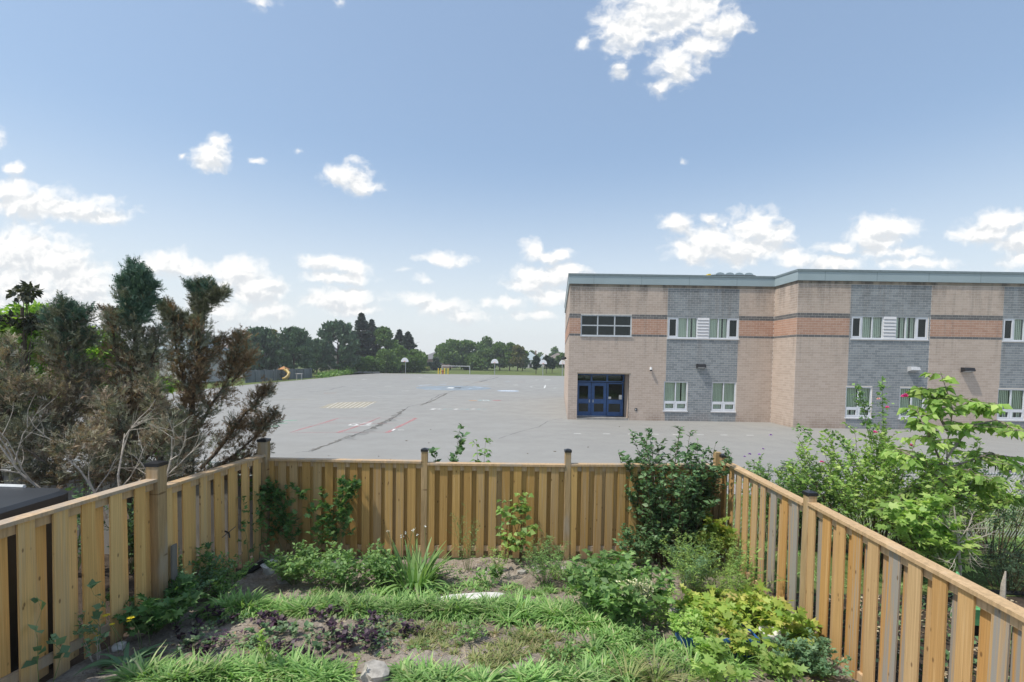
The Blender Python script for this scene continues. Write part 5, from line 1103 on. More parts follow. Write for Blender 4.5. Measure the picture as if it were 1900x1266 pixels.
# iris clump: each blade is a leaf
def blade(w_=.5, n=5, curl=.5):
    V, Fc = [], []
    for i in range(n+1):
        t = i/n; ww = w_*(1-t**2.2)*.5+.004; y = math.sin(t*curl)/curl; z = -(1-math.cos(t*curl))/curl*1.0; V += [(-ww, y, z), (ww, y, z)]
    for i in range(n): Fc.append((2*i, 2*i+1, 2*i+3, 2*i+2))
    return np.array(V), np.array(Fc)
B1, B2, B3 = blade(.075, 5, .5), blade(.075, 6, 1.6), blade(.075, 6, 2.4)
def clump(name, label, cat, base, n, L, r, mt, lean=.55, ts=(B1, B2, B3), group=None, wd=1.0, ind=True, flat=1.0):
    root = thing(name, label, cat, base, group); base = Vector(base); 
    for q, t in enumerate(ts):
        k = n//len(ts); a = rng.random(k)*6.283; rr = r*np.sqrt(rng.random(k)); P = np.stack([base.x+np.cos(a)*rr, base.y+np.sin(a)*rr, np.full(k, base.z-.02)], 1)
        le = lean*(rng.random(k)*.8+.3)*(.7+.5*q); D = np.stack([np.cos(a)*le, np.sin(a)*le, np.ones(k)], 1); U = np.stack([np.cos(a), np.sin(a), np.zeros(k)], 1)*-1.0
        S = L*(.55+.5*rng.random(k)); M = frames(D, -U*-1, np.stack([S*wd, S, S], 1))
        if ind: indiv(t, P, M, mt, root, 'leaf')
        else: scatter('leaves', t, P, M, rng.random(k), mt, root)
    return root
b = yb(770, 1085)
ir = clump('iris_plant', 'big clump of grey green sword leaves before the middle of the back fence', 'plant', b, 170, .68, .27, 'mid_leaf', .75)
m = MB(); fl = []
for k in range(7):
    a = random.random()*6.28; p = b+Vector((math.cos(a)*.2, math.sin(a)*.15, 0)); t = p+Vector((random.gauss(0, .12), random.gauss(0, .06), .72+.14*random.random())); m.tube([p, t], .004, 4); fl.append(t)
m.build('flower_stalks', 'stem_green', ir); P = np.array([tuple(f) for f in fl for _ in range(8)]); P += rng.normal(size=P.shape)*.009; leaves(ir, LEAF, P, rdir(len(P)), .022, 'white_petal', name='flowers')
# long rosette weed bottom left
b = yb(232, 1235); clump('weed_rosette', 'pale green long leaved weed rosette at the foot of the left fence', 'plant', b, 60, .42, .05, 'glaucous_leaf', 1.6, (B2, B3), wd=1.5)
b = yb(300, 1262); clump('weed_rosette', 'smaller pale weed rosette at the bottom edge near the left fence', 'plant', b, 40, .30, .05, 'glaucous_leaf', 1.6, (B2, B3), wd=1.5)
# bushes along the left fence
b = yb(330, 1125); plant('feathery_shrub', 'feathery light green shrub at the foot of the left fence, right of its middle post', 'shrub', b+Vector((0, .1, 0)), .62, .75, 26, 9, .22, .042, 9, 'glaucous_leaf', r0=.005, tmpl=LEAF, lean=(.25, -.1))
b = yb(405, 1110); plant('feathery_shrub', 'low feathery green shrub spreading into the grass ridge from the left fence', 'shrub', b, .45, .7, 20, 8, .2, .042, 9, 'mid_leaf', r0=.005, lean=(.2, 0))
b = yb(285, 1175); plant('bramble_plant', 'dark green bramble with lobed leaves below the middle post of the left fence', 'plant', b, .52, .6, 14, 6, .22, .11, 5, 'vine_leaf', r0=.006, tmpl=LOBED, ind=250, lean=(.2, -.1))
b = yb(262, 1110); plant('bramble_plant', 'thin bramble shoot climbing beside the middle post of the left fence', 'plant', (XL+.12, b.y, b.z), .9, .2, 3, 5, .15, .07, 4, 'vine_leaf', r0=.004, tmpl=LOBED, ind=60)
b = yb(150, 1215); plant('bramble_plant', 'pale leafed weed with dry stems between boards of the left fence', 'plant', (XL+.13, 4.72, .72), .62, .25, 6, 4, .14, .06, 4, 'glaucous_leaf', 'dead_stem', r0=.004, ind=60)
b = yb(60, 1262)
# yellow flowers
fr = thing('yellow_flower_plant', 'small yellow daisies on thin stems before the left fence', 'flower', (XL+.3, 4.7, .72)); m = MB(); P, D = [], []; cores = []
for (px, py, Y) in ((197, 1143, 4.95), (243, 1147, 5.05), (208, 1159, 4.9), (181, 1180, 4.85), (258, 1141, 5.15), (239, 1153, 5.0)):
    t = at(px, py, Y-.05); bb = Vector((t.x+.08, Y, yz(t.x, Y))); m.tube([bb, bb.lerp(t, .5)+Vector((.03, 0, .02)), t], .003, 4); sz = .028 if px in (208, 181, 258, 239) else .042
    for k in range(9): a = k*.698; P.append(tuple(t)); D.append((math.cos(a), math.sin(a), .35)); cores.append(sz)
m.build('flower_stalks', 'stem_green', fr); P = np.array(P); D = np.array(D); M = frames(D, np.tile([0, 0, 1.], (len(P), 1)), np.array(cores)); indiv(LEAF, P, M, 'yellow_petal', fr, 'petal')
# purple leaf bed
random.seed(31)
for i in range(24):
    px, py = random.uniform(330, 640), random.uniform(1152, 1226)
    if i > 20: px, py = random.uniform(610, 760), random.uniform(1140, 1180)
    b = yb(px, py); sm_ = i % 3
    plant('purple_herb', 'dark purple leafed herb seedling in the left part of the soil bed', 'plant', b, random.uniform(.08, .17), .08, 4, 2, .06, .055, 4, 'purple_leaf' if i % 4 else 'hosta_leaf', 'plum_leaf', r0=.003, tmpl=BROAD, group='purple herb seedlings in the soil bed', base_r=.12, n=3)
for (px, py, h, lb) in ((617, 1188, .34, 'tall dark purple herb at the right end of the purple bed, below the grass ridge'), (645, 1205, .25, 'dark purple herb right of the tallest one'), (684, 1210, .26, 'dark purple herb farthest right, half in the dry grass'), (688, 1160, .14, 'small dark purple herb under the grass ridge')):
    plant('purple_herb', lb, 'plant', yb(px, py), h, .05, 2, 4, .07, .06, 4, 'purple_leaf', 'plum_leaf', r0=.004, tmpl=BROAD, base_r=.03, ind=40)
plant('lettuce_spike', 'single light green upright spike of small leaves rising from the purple bed', 'plant', yb(497, 1245), .55, .01, 1, 16, .05, .045, 5, 'light_leaf', r0=.007, base_r=.0, fromf=.2, ind=80)
plant('lettuce_spike', 'short yellow green spike near the bottom edge, left of the pale boulder', 'plant', yb(655, 1275), .34, .02, 1, 10, .05, .04, 4, 'light_leaf', r0=.006, base_r=.0, fromf=.3)
# peony, weeds, grasses on the right
b = yb(1150, 1155); py_ = plant('peony_bush', 'glossy green peony bush in the middle right of the garden with a cream seed head', 'bush', b+Vector((0, .25, 0)), .62, .75, 36, 6, .26, .105, 6, 'mid_leaf', r0=.006, ind=280, base_r=.25)
P = np.array([tuple(at(1150+60*random.random(), 1078+random.random()*25, b.y-.22)) for _ in range(340)])+rng.normal(size=(340, 3))*.015; leaves(py_, LEAF, P, rdir(340), .034, 'cream_petal', name='cream_flowers')
b = yb(1010, 1085); plant('wispy_plant', 'fine leaved dark weed before the fence left of the second post', 'plant', b, .72, .5, 16, 9, .2, .05, 8, 'mid_leaf', r0=.004, tmpl=NARROW)
b = yb(1050, 1085); plant('wispy_plant', 'fine leaved weed directly below the post in the back fence', 'plant', b+Vector((.1, 0, 0)), .5, .5, 12, 8, .2, .05, 8, 'mid_leaf', r0=.004, tmpl=NARROW)
b = yb(868, 1060); plant('wispy_plant', 'tall airy cosmos foliage right of the sword leaves', 'plant', b, 1.15, .35, 7, 9, .24, .04, 6, 'mid_leaf', r0=.004, tmpl=NARROW)
b = yb(925, 1075); plant('wispy_plant', 'thin pale green weed between the cosmos and the light sapling', 'plant', b, .55, .3, 6, 7, .16, .06, 5, 'light_leaf', r0=.004, tmpl=NARROW)
for i, (px, py, h, sp, lb) in enumerate(((545, 1085, .55, .6, 'leafy weed under the vine, nearest the pale boulder'), (600, 1085, .6, .7, 'spreading leafy weed in the middle of the bed under the vine'), (655, 1090, .6, .6, 'leafy weed left of the sword leaves'), (700, 1085, .45, .5, 'low leafy weed touching the sword leaves'))):
    plant('leafy_weed', lb, 'plant', yb(px, py), h, sp, 18, 7, .26, .062, 6, 'mid_leaf', r0=.004, ind=70)
b = yb(1195, 1045); plant('leafy_weed', 'dark leafy weed at the foot of the large corner shrub', 'plant', b+Vector((-.1, -.1, 0)), .75, .6, 14, 7, .28, .07, 6, 'dark_leaf', r0=.005, ind=80)
# yellow green vine in the corner and the lime bush
b = yb(1330, 1070); plant('golden_vine', 'yellow green leafed bush against the far end of the right fence', 'bush', (min(b.x, XR-.35), b.y+.25, b.z), .95, .4, 12, 6, .26, .12, 5, 'lime_leaf', 'stem_brown', r0=.006, tmpl=LOBED, ind=200, fromf=.35)
b = yb(1395, 1200); plant('golden_vine', 'bright lime yellow leafed bush spilling over the blue tub', 'bush', b+Vector((-.02, .10, .02)), .46, .78, 34, 7, .26, .115, 6, 'lime_leaf', 'stem_brown', r0=.006, tmpl=LOBED, ind=300, base_r=.35, droop=.2)
b = yb(1325, 1275); plant('golden_vine', 'light green lobed leaf plant at the bottom edge before the blue tub', 'plant', b, .42, .28, 6, 4, .16, .12, 4, 'light_leaf', r0=.006, tmpl=LOBED, ind=100)
b = yb(1450, 1255); plant('golden_vine', 'small light green lobed leaf plant right of the grass tufts by the blue tub', 'plant', b, .26, .3, 6, 3, .14, .10, 4, 'light_leaf', r0=.005, tmpl=LOBED, ind=80)
b = yb(1325, 1110); plant('feathery_shrub', 'large feathery sage green bush left of the right fence', 'bush', b, .88, .75, 44, 10, .3, .045, 9, 'light_leaf', r0=.004, tmpl=NARROW, base_r=.2)
b = yb(1300, 1110); plant('feathery_shrub', 'grey green feathery plant at the left side of the large feathery bush', 'bush', b+Vector((-.1, .1, 0)), .75, .5, 22, 9, .25, .05, 8, 'glaucous_leaf', r0=.004, tmpl=NARROW)
for (px, py, h, lb) in ((1238, 1165, .78, 'tall spiky goldenrod stem right of the peony bush'), (1222, 1170, .5, 'shorter goldenrod stem just left of the tall one'), (1372, 1125, .95, 'tall goldenrod stem by the right fence'), (1395, 1130, .85, 'goldenrod stem nearest the boards of the right fence'), (1150, 1115, .5, 'slim goldenrod stem in the bed left of the peony')):
    plant('goldenrod_plant', lb, 'plant', yb(px, py), h, .06, 2, 18, .07, .085, 3, 'light_leaf' if px != 1372 else 'mid_leaf', r0=.006, tmpl=NARROW, base_r=.03, fromf=.1, ind=50)
b = yb(1508, 1262); plant('white_flower_bush', 'small grey green bush with tiny white flowers at the foot of the right fence', 'bush', b+Vector((0, .08, 0)), .40, .5, 22, 8, .18, .045, 7, 'glaucous_leaf', r0=.004)
for i, (px, py, L, n, lb) in enumerate(((1282, 1240, .36, 120, 'arching grass tuft left of the light green plant before the blue tub'), (1362, 1238, .38, 120, 'arching grass tuft right before the blue tub'), (1412, 1228, .32, 90, 'arching grass tuft at the right end of the blue tub'), (1215, 1268, .42, 150, 'pale dry grass tuft at the bottom edge left of the blue tub'), (1165, 1272, .4, 140, 'pale grass tuft at the bottom edge, second from the blue tub'), (1262, 1275, .35, 90, 'small grass tuft at the bottom edge below the blue tub'))):
    clump('grass_tuft', lb, 'grass', yb(px, py), n, L, .06, 'grass_blade' if i < 3 else 'dry_grass', .9, (blade(.03, 4, 1.2), blade(.03, 5, 2.0), blade(.03, 5, 2.6)), 'grass tufts by the blue tub', ind=False)
# blue tub, pot, stones
b = yb(1335, 1215)-Vector((0, 0, .01)); bt = thing('blue_tub', 'long low bright blue plastic tub half hidden under the lime bush', 'tub', b)
m = MB(); m.prism(rrect(b.x-.42, b.x+.42, b.y, b.y+.3, .05, 3), b.z-.05, b.z+.17); m.build('body', 'blue_tub', bt)
m = MB()
for (x0_, x1_, y0_, y1_) in ((-.445, .445, -.02, .0), (-.445, .445, .30, .32), (-.445, -.425, .0005, .2995), (.425, .445, .0005, .2995)): m.box((b.x+x0_, b.y+y0_, b.z+.165), (b.x+x1_, b.y+y1_, b.z+.20))
m.build('rim', 'blue_tub', bt)
m = MB(); m.box((b.x-.423, b.y+.002, b.z+.171), (b.x+.423, b.y+.298, b.z+.178)); m.build('potting_soil', 'soil', bt)
def lathe(m, c, prof, n=16):
    m.add([(c[0]+r_*math.cos(6.2832*k/n), c[1]+r_*math.sin(6.2832*k/n), c[2]+z) for r_, z in prof for k in range(n)], [(i*n+k, i*n+(k+1) % n, (i+1)*n+(k+1) % n, (i+1)*n+k) for i in range(len(prof)-1) for k in range(n)])
plant('leafy_weed', 'low green weeds growing in the left end of the blue tub', 'plant', (b.x-.22, b.y+.16, b.z+.17), .16, .34, 24, 5, .14, .055, 6, 'light_leaf', r0=.003, base_r=.14, ind=100)
b = yb(1428, 1205); m = MB(); lathe(m, b, [(.0, 0), (.09, 0), (.12, .2), (.125, .22), (.105, .22), (.09, .1), (.0, .1)]); setp(m.build('flower_pot', 'pot_white', origin=b, smooth=True), 'round whitish pot at the right end of the blue tub', 'pot')
def rock(name, label, p, sx, sy, sz, mt, seed, cat='stone', group=None, sub=2, flat=False):
    import bmesh
    bm = bmesh.new(); bmesh.ops.create_icosphere(bm, subdivisions=sub, radius=.5); r = random.Random(seed); ph = [r.random()*9 for _ in range(6)]
    for v in bm.verts:
        c = v.co.normalized(); k = 1+.16*math.sin(c.x*5+ph[0])*math.cos(c.y*4+ph[1])+.12*math.sin(c.z*7+ph[2]+c.x*3)+r.uniform(-.05, .05)
        q = Vector((math.copysign(abs(c.x)**.75, c.x), math.copysign(abs(c.y)**.75, c.y), math.copysign(abs(c.z)**.75, c.z)))*.5*k; v.co = Vector((q.x*sx, q.y*sy, q.z*sz))
    me = bpy.data.meshes.new(name); bm.to_mesh(me); bm.free(); me.materials.append(MATS[mt]); o = bpy.data.objects.new(name, me); col.objects.link(o); o.location = Vector(p)+Vector((0, 0, sz*.28)); o.rotation_euler = (r.gauss(0, .1), r.gauss(0, .1), r.random()*3 if not flat else r.gauss(0, .15)); WL[o.name] = o.location.copy()
    return setp(o, label, cat, group)
rock('boulder', 'whitish boulder in the far left corner below the vine', yb(505, 1062), .30, .22, .25, 'pale_stone', 1)
rock('boulder', 'brownish boulder half hidden right of the whitish one in the corner', yb(530, 1080), .28, .2, .14, 'stone', 2)
rock('stone_slab', 'rough pale stone at the foot of the left fence, at the end of the grass ridge', yb(408, 1098), .34, .18, .12, 'pale_stone', 3)
rock('stone_slab', 'white flat stone leaning at the foot of the back fence, left of the sword leaves', yb(686, 1052), .48, .16, .10, 'pale_stone', 4)
rock('stone_slab', 'grey flat stone against the back fence behind the leafy weeds', yb(630, 1048), .4, .12, .12, 'stone', 5)
rock('stone_slab', 'long grey white slab lying on the soil behind the right part of the grass ridge', yb(868, 1112), .95, .20, .06, 'pale_stone', 6, flat=True)
rock('stone_slab', 'narrow pale slab touching the left end of the long slab', yb(835, 1118), .32, .14, .05, 'pale_stone', 7, flat=True)
rock('boulder', 'tan boulder at the bottom edge in the middle of the garden', yb(698, 1262), .34, .25, .16, 'stone', 8)
rock('boulder', 'small pale stone at the foot of the left fence near the weed rosette', yb(221, 1208), .12, .1, .1, 'pale_stone', 9)
rock('stone_slab', 'grey stone left of the large corner shrub at the foot of the back fence', yb(1130, 1055), .45, .12, .16, 'stone', 10)
rock('boulder', 'grey stone in the soil between goldenrod and lime bush', yb(1262, 1145), .22, .3, .1, 'stone', 12)
random.seed(8); names = 0
EL = ['grey edging stone on the soil below the back fence']
for i in range(16):
    px = 905+i*16+random.uniform(-6, 6); b = yb(px, 1058+random.uniform(-3, 8)); rock('edging_stone', 'grey edging stone at the foot of the right half of the back fence', (b.x, min(b.y, 8.1), b.z), random.uniform(.08, .2), .1, random.uniform(.06, .1), random.choice(['stone', 'dark_stone']), 40+i, group='small stones along the back fence', sub=1)
# black edging strip along the left fence corner, lying on the slope
m = MB(); pts = [at(438, 1090, 7.2), at(465, 1075, 7.5), at(490, 1062, 7.85)]; pts = [Vector((max(p.x, XL+.14), p.y, yz(p.x, p.y)+.05)) for p in pts]; m.tube(pts, .05, 7); setp(m.build('edging_log', 'edging_black', origin=pts[0]), 'dark rotten edging log along the foot of the left fence near the corner', 'log')
# soil clods, stones, twigs and dry leaves
n = 7000; x = rng.uniform(-4.1, 3.6, n); y = rng.uniform(4.2, 8.2, n); z = np.array([yz(a, c) for a, c in zip(x, y)])
ico = np.array([(0, 0, 1), (.9, 0, .2), (0, .8, .3), (-.9, .1, .1), (0, -.9, .2), (0, 0, -.3)])*.5; icf = np.array([(0, 1, 2), (0, 2, 3), (0, 3, 4), (0, 4, 1), (5, 2, 1), (5, 3, 2), (5, 4, 3), (5, 1, 4)])
sc_ = .009+.03*rng.random(n)**4; M = frames(rdir(n), rdir(n), sc_); scatter('soil_clods', (ico, icf), np.stack([x, y, z], 1), M, rng.random(n), 'soil', None, 'stuff', origin=(0, 6, .4))
n = 900; x = rng.uniform(-4.1, 3.6, n); y = rng.uniform(4.2, 8.2, n); z = np.array([yz(a, c) for a, c in zip(x, y)])+.012; D = rdir(n); D[:, 2] *= .15; U = rdir(n)*.3+np.array([0, 0, 1]); M = frames(D, U, .03+.04*rng.random(n)); scatter('leaf_litter', LEAF, np.stack([x, y, z], 1), M, rng.random(n), 'litter_leaf', None, 'stuff', origin=(0, 6, .4))
n = 500; x = rng.uniform(-3, 1.5, n); y = rng.uniform(4.8, 6.3, n); z = np.array([yz(a, c) for a, c in zip(x, y)])+.015; D = rdir(n); D[:, 2] *= .12; M = frames(D, rdir(n), np.stack([np.full(n, .006), .06+.14*rng.random(n), np.full(n, .006)], 1)); scatter('dry_twigs', (np.array([(-.5, 0, 0), (.5, 0, 0), (.3, 1, 0), (-.3, 1, 0), (0, 0, .8), (0, 1, .6)]), np.array([(0, 4, 5, 3), (4, 1, 2, 5)])), np.stack([x, y, z], 1), M, rng.random(n), 'litter_leaf', None, 'stuff', origin=(0, 6, .4))
# grass: a ridge across the bed, a front strip, tufts between
def grass(name, PTS, L, mt, W=.016, var=.4, lean=.8, zf=yz, per=26, cr=.022):
    """PTS: (x, y) clump centres; blades bend outwards"""
    P, D, S, k_ = [], [], [], []
    PTS = np.array(PTS); n = len(PTS)*per; c = np.repeat(PTS, per, 0); a = rng.random(n)*6.283; rr = np.abs(rng.normal(size=n))*cr; x = c[:, 0]+np.cos(a)*rr; y = c[:, 1]+np.sin(a)*rr
    z = np.array([zf(p, q) for p, q in zip(x, y)])-.01; le = lean*(.15+.9*rng.random(n)); Dv = np.stack([np.cos(a)*le, np.sin(a)*le, np.ones(n)], 1); U = -np.stack([np.cos(a), np.sin(a), np.zeros(n)], 1); s = np.repeat(L*(1-var/2+var*rng.random(len(PTS))), per)*(.5+.6*rng.random(n)); P = np.stack([x, y, z], 1)
    V_, F_, T_ = [], [], []; base_ = 0; ts = [blade(W/.2, 3, .9), blade(W/.2, 4, 1.7), blade(W/.2, 4, 2.5)]
    pick = rng.integers(0, 3, n)
    for q, t in enumerate(ts):
        k = pick == q; M = frames(Dv[k], -U[k]*-1, np.stack([np.full(k.sum(), .2), s[k], s[k]], 1)); V = (np.einsum('nij,kj->nki', M, t[0])+P[k][:, None, :]).reshape(-1, 3); Fc = (t[1][None]+(np.arange(k.sum())*len(t[0]))[:, None, None]).reshape(-1, 4)+base_
        V_.append(V); F_.append(Fc); T_.append(np.repeat(rng.random(k.sum()), len(t[0]))); base_ += len(V)
    O = (float(PTS[:, 0].mean()), float(PTS[:, 1].mean()), .5); o = link(name, np_mesh(name, np.concatenate(V_), np.concatenate(F_), np.concatenate(T_), O), mt, None, origin=O); o['kind'] = 'stuff'; return o
def along_px(poly, n, sx, sy):
    out = []; seg = [yb(*p) for p in poly]; Ls = [(b-a).length for a, b in zip(seg, seg[1:])]; T = sum(Ls)
    for i in range(n):
        t = random.random()*T; k = 0
        while t > Ls[k]: t -= Ls[k]; k += 1
        p = seg[k].lerp(seg[k+1], t/Ls[k]); x, y = p.x+random.gauss(0, sx), p.y+random.gauss(0, sy)
        if XL+.2 < x < XR-.15: out.append((x, y))
    return out
random.seed(77)
grass('grass_ridge', along_px([(395, 1135), (470, 1132), (560, 1135), (640, 1132), (700, 1138), (755, 1136)], 84, .03, .06), .28, 'grass_blade', .02, lean=1.25, per=74, cr=.035)
grass('grass_ridge', along_px([(765, 1134), (820, 1138), (880, 1142), (935, 1136)], 42, .03, .06), .32, 'grass_blade', .02, lean=1.25, per=74, cr=.035)
grass('grass_ridge', along_px([(955, 1140), (1010, 1146), (1070, 1150), (1110, 1165)], 40, .06, .10), .32, 'grass_blade', .02, lean=1.25, per=74, cr=.035)
grass('grass_ridge', along_px([(1110, 1165), (1140, 1200), (1130, 1250), (1110, 1290)], 30, .12, .12), .26, 'grass_blade', .02, lean=1.25, per=70, cr=.035)
grass('front_grass', along_px([(245, 1262), (300, 1275), (380, 1262), (450, 1258), (540, 1256), (640, 1272)], 56, .05, .06), .28, 'grass_blade', .02, lean=1.25, per=74, cr=.035)
grass('front_grass', along_px([(740, 1262), (830, 1268), (940, 1272), (1010, 1262), (1100, 1280)], 34, .08, .06), .24, 'grass_blade', .02, lean=1.25, per=70, cr=.035)
grass('dry_grass', along_px([(690, 1175), (740, 1170), (790, 1165), (800, 1210)], 60, .12, .12), .12, 'dry_grass', .012)
grass('dry_grass', along_px([(960, 1175), (1020, 1195), (1060, 1220), (1000, 1240)], 50, .12, .15), .12, 'dry_grass', .012)
grass('dry_grass', along_px([(880, 1240), (930, 1215), (990, 1180)], 60, .12, .15), .12, 'dry_grass', .012)
grass('weedy_grass', along_px([(600, 1095), (700, 1105), (900, 1090), (1000, 1105), (1080, 1085)], 90, .2, .14), .13, 'grass_blade')
grass('weedy_grass', along_px([(1100, 1120), (1200, 1210), (1250, 1230), (1300, 1150), (1430, 1160), (1480, 1230)], 150, .14, .18), .15, 'grass_blade')
# tiny broadleaf ground weeds over the bare soil
def weeds(name, n, x0, x1, y0, y1, size, mt, zz_=.03):
    x = rng.uniform(x0, x1, n); y = rng.uniform(y0, y1, n); k = np.sin(x*3.1+y*2.2)+np.sin(x*1.3-y*4.1)+rng.normal(size=n)*.6 > .4; x, y = x[k], y[k]; n = len(x)
    x = np.repeat(x, 5)+rng.normal(size=n*5)*.03; y = np.repeat(y, 5)+rng.normal(size=n*5)*.03; z = np.array([yz(a, c) for a, c in zip(x, y)])+.01+zz_*rng.random(n*5); D = rdir(n*5); D[:, 2] = np.abs(D[:, 2])*.5
    leaves_o = scatter(name, LEAF, np.stack([x, y, z], 1), frames(D, rdir(n*5)*.4+np.array([0, 0, 1]), size*(.6+.8*rng.random(n*5))), rng.random(n*5), mt, None, 'stuff', origin=(0, 6, .4)); return leaves_o
weeds('ground_weeds', 1500, -4.0, 3.5, 4.5, 8.2, .04, 'mid_leaf'); weeds('ground_weeds', 900, .6, 3.6, 4.6, 7.8, .045, 'light_leaf', .08); weeds('ground_weeds', 420, -3.6, -1.2, 5.0, 6.0, .05, 'hosta_leaf', .05); weeds('purple_ground_weeds', 170, -3.3, -1.1, 5.05, 5.95, .05, 'purple_leaf', .06)
plant('young_weed', 'small upright weed with broad leaves on the soil behind the long pale slab', 'plant', yb(905, 1085), .28, .2, 6, 3, .12, .08, 4, 'mid_leaf', r0=.004)
b = yb(1252, 1180)
# thistles/weeds of the front right
for i, (px, py, lb) in enumerate(((1040, 1235, 'low weed patch in the dry grass right of the bare soil'), (870, 1190, 'tiny weed patch on the bare soil'), (1190, 1190, 'bushy weed below the peony bush'), (1270, 1175, 'grey green weed patch left of the lime bush'))):
    plant('leafy_weed', lb, 'plant', yb(px, py), .2, .3, 12, 4, .12, .04, 5, 'mid_leaf' if i != 3 else 'glaucous_leaf', r0=.003)

# ------------------------------------------------------------------ right neighbour's garden
random.seed(51)
def nb(px, Y): x = at(px, 900, Y).x; return Vector((x, Y, nz_(x, Y)))
def blossoms(parent, spots, size, mt, n=22):
    for (px, py, Y) in spots:
        c = at(px, py, Y); a = rdir(n); a[:, 2] = np.abs(a[:, 2])*.8+.1; P = np.tile(np.array(tuple(c)), (n, 1))+a*size*.12; leaves(parent, BROAD, P, a, size*.5, mt, 0, 'flower', var=.2)
rs_ = plant('hibiscus_bush', 'green bush with small purple flowers behind the far end of the right fence', 'bush', nb(1430, 9.6), 1.8, .85, 30, 10, .36, .066, 9, 'mid_leaf', 'stem_brown', r0=.010, base_r=.35, ind=0, lean=(.05, 0), fromf=.25)
blossoms(rs_, [(1382, 848, 9.4), (1391, 843, 9.4), (1409, 844, 9.4), (1430, 808, 9.5), (1498, 871, 9.4), (1416, 834, 9.4)], .05, 'purple_petal')
plant('hibiscus_bush', 'darker green bush joined to the right of the purple flowered one', 'bush', nb(1492, 9.5), 1.8, .7, 30, 10, .36, .064, 9, 'dark_leaf', 'stem_brown', r0=.010, base_r=.3)
ro = plant('rose_bush', 'wide tangled rose bush with bare lower stems and pink roses behind the right fence', 'bush', nb(1640, 8.3), 2.65, 1.6, 90, 11, .40, .075, 9, 'light_leaf', 'stem_brown', r0=.011, base_r=.35, fromf=.52, ind=0, bend=.16, hvar=.35)
for (px, py, Y) in ((1590, 712, 8.3), (1602, 745, 8.3), (1637, 705, 8.3), (1480, 790, 8.5), (1545, 800, 8.4)):
    t = at(px, py, Y); s = at(1640, 960, 8.3); mdl = s.lerp(t, .6)+Vector((0, 0, .12))
    sm_ = MB(); sm_.tube([s, mdl, t], [.010, .007, .003], 4); sm_.build('shoot', 'stem_green', ro); P = []; D = []
    for k in range(70): q, dd = poly_at([mdl.lerp(t, .1), mdl.lerp(t, .6), t], random.random()); P.append(tuple(q+Vector((random.gauss(0, .04), random.gauss(0, .04), random.gauss(0, .03))))); D.append((random.gauss(0, 1), random.gauss(0, 1), random.gauss(0, .5)))
    leaves(ro, LEAF, P, D, .075, 'mid_leaf')
blossoms(ro, [(1679, 737, 7.7)], .105, 'pink_petal', 40); blossoms(ro, [(1647, 757, 7.9), (1624, 803, 7.7), (1690, 827, 7.6), (1525, 858, 8.1), (1700, 760, 7.9)], .06, 'pink_petal', 26); blossoms(ro, [(1630, 741, 8.0), (1759, 799, 7.7)], .05, 'pale_pink_petal', 22)
# box elder
YT = 7.6; tb = nb(1756, YT); V = []
for pl in ([(1756, 1000), (1755, 900), (1758, 820), (1768, 760), (1745, 690)], [(1756, 880), (1720, 800), (1700, 760)], [(1757, 850), (1800, 790), (1850, 780), (1890, 800)], [(1756, 900), (1700, 850), (1660, 830)], [(1757, 870), (1840, 840), (1880, 860)], [(1758, 800), (1730, 750), (1718, 720)], [(1757, 930), (1690, 900), (1660, 940), (1680, 990)], [(1757, 960), (1740, 970), (1730, 1010), (1760, 1050)], [(1758, 950), (1800, 900), (1850, 910), (1890, 930)], [(1764, 770), (1800, 740), (1830, 755)], [(1756, 900), (1800, 870), (1830, 900)]):
    V.append([at(x, y, YT+random.gauss(0, .25) if i else YT) for i, (x, y) in enumerate(pl)])
V[0] = [tb]+V[0]
be = plant('box_elder_tree', 'young light green box elder with drooping leaves, tallest plant behind the right fence', 'tree', tb, 2.6, 1, 1, 18, .44, .135, 11, 'light_leaf', 'pale_bark', r0=.022, tmpl=LEAF, ind=300, stems=V, droop=.75, fromf=.3, upb=.7)
V = []
for pl in ([(1700, 1020), (1680, 980), (1660, 940)], [(1720, 1040), (1730, 1000), (1760, 970)], [(1740, 1060), (1770, 1010), (1700, 990)], [(1700, 1010), (1720, 960), (1740, 930)]): V.append([at(x, y, 6.6) for x, y in pl])
plant('grape_vine', 'bright green lobed vine leaves hanging low below the box elder, just above the right fence', 'vine', nb(1710, 6.6), 1.2, 1, 1, 14, .38, .14, 8, 'light_leaf', 'stem_brown', r0=.008, tmpl=LOBED, ind=220, stems=V, droop=.3, fromf=.0)
ds = thing('dead_sapling', 'bare grey dead sapling with hooked twigs in front of the box elder', 'sapling', nb(1772, 6.5)); m = MB(); random.seed(4)
bse = nb(1778, 6.5); pts = [bse, at(1782, 1060, 6.5), at(1776, 990, 6.5), at(1770, 940, 6.5)]; m.tube(pts, [.022, .02, .014, .008], 6)
for k in range(9): q, dd = poly_at(pts, .45+.55*random.random()); twiggy(m, q, Vector((random.gauss(0, 1), random.gauss(0, .4), random.gauss(.1, .6))), .42, .008, 2)
m.build('branches', 'dead_stem', ds)
hb = plant('hibiscus_bush', 'dark bush with purple flowers at the right edge before the chain link fence', 'bush', nb(1850, 9.0), 1.95, 1.0, 30, 10, .34, .062, 8, 'dark_leaf', 'stem_brown', r0=.010, base_r=.3, fromf=.35)
blossoms(hb, [(1875, 877, 8.7), (1838, 857, 8.8), (1866, 848, 8.8)], .05, 'purple_petal')
plant('dark_shrub', 'dark fine needled shrub at the right edge behind the hosta', 'shrub', nb(1885, 7.4), .85, .55, 30, 10, .22, .045, 8, 'far_pine', 'stem_brown', r0=.006, tmpl=NARROW, base_r=.2)
plant('dark_shrub', 'shaded dark shrub behind the lower part of the box elder', 'shrub', nb(1700, 9.3), 1.5, .9, 24, 9, .34, .07, 7, 'dark_leaf', 'stem_brown', r0=.008, base_r=.4)
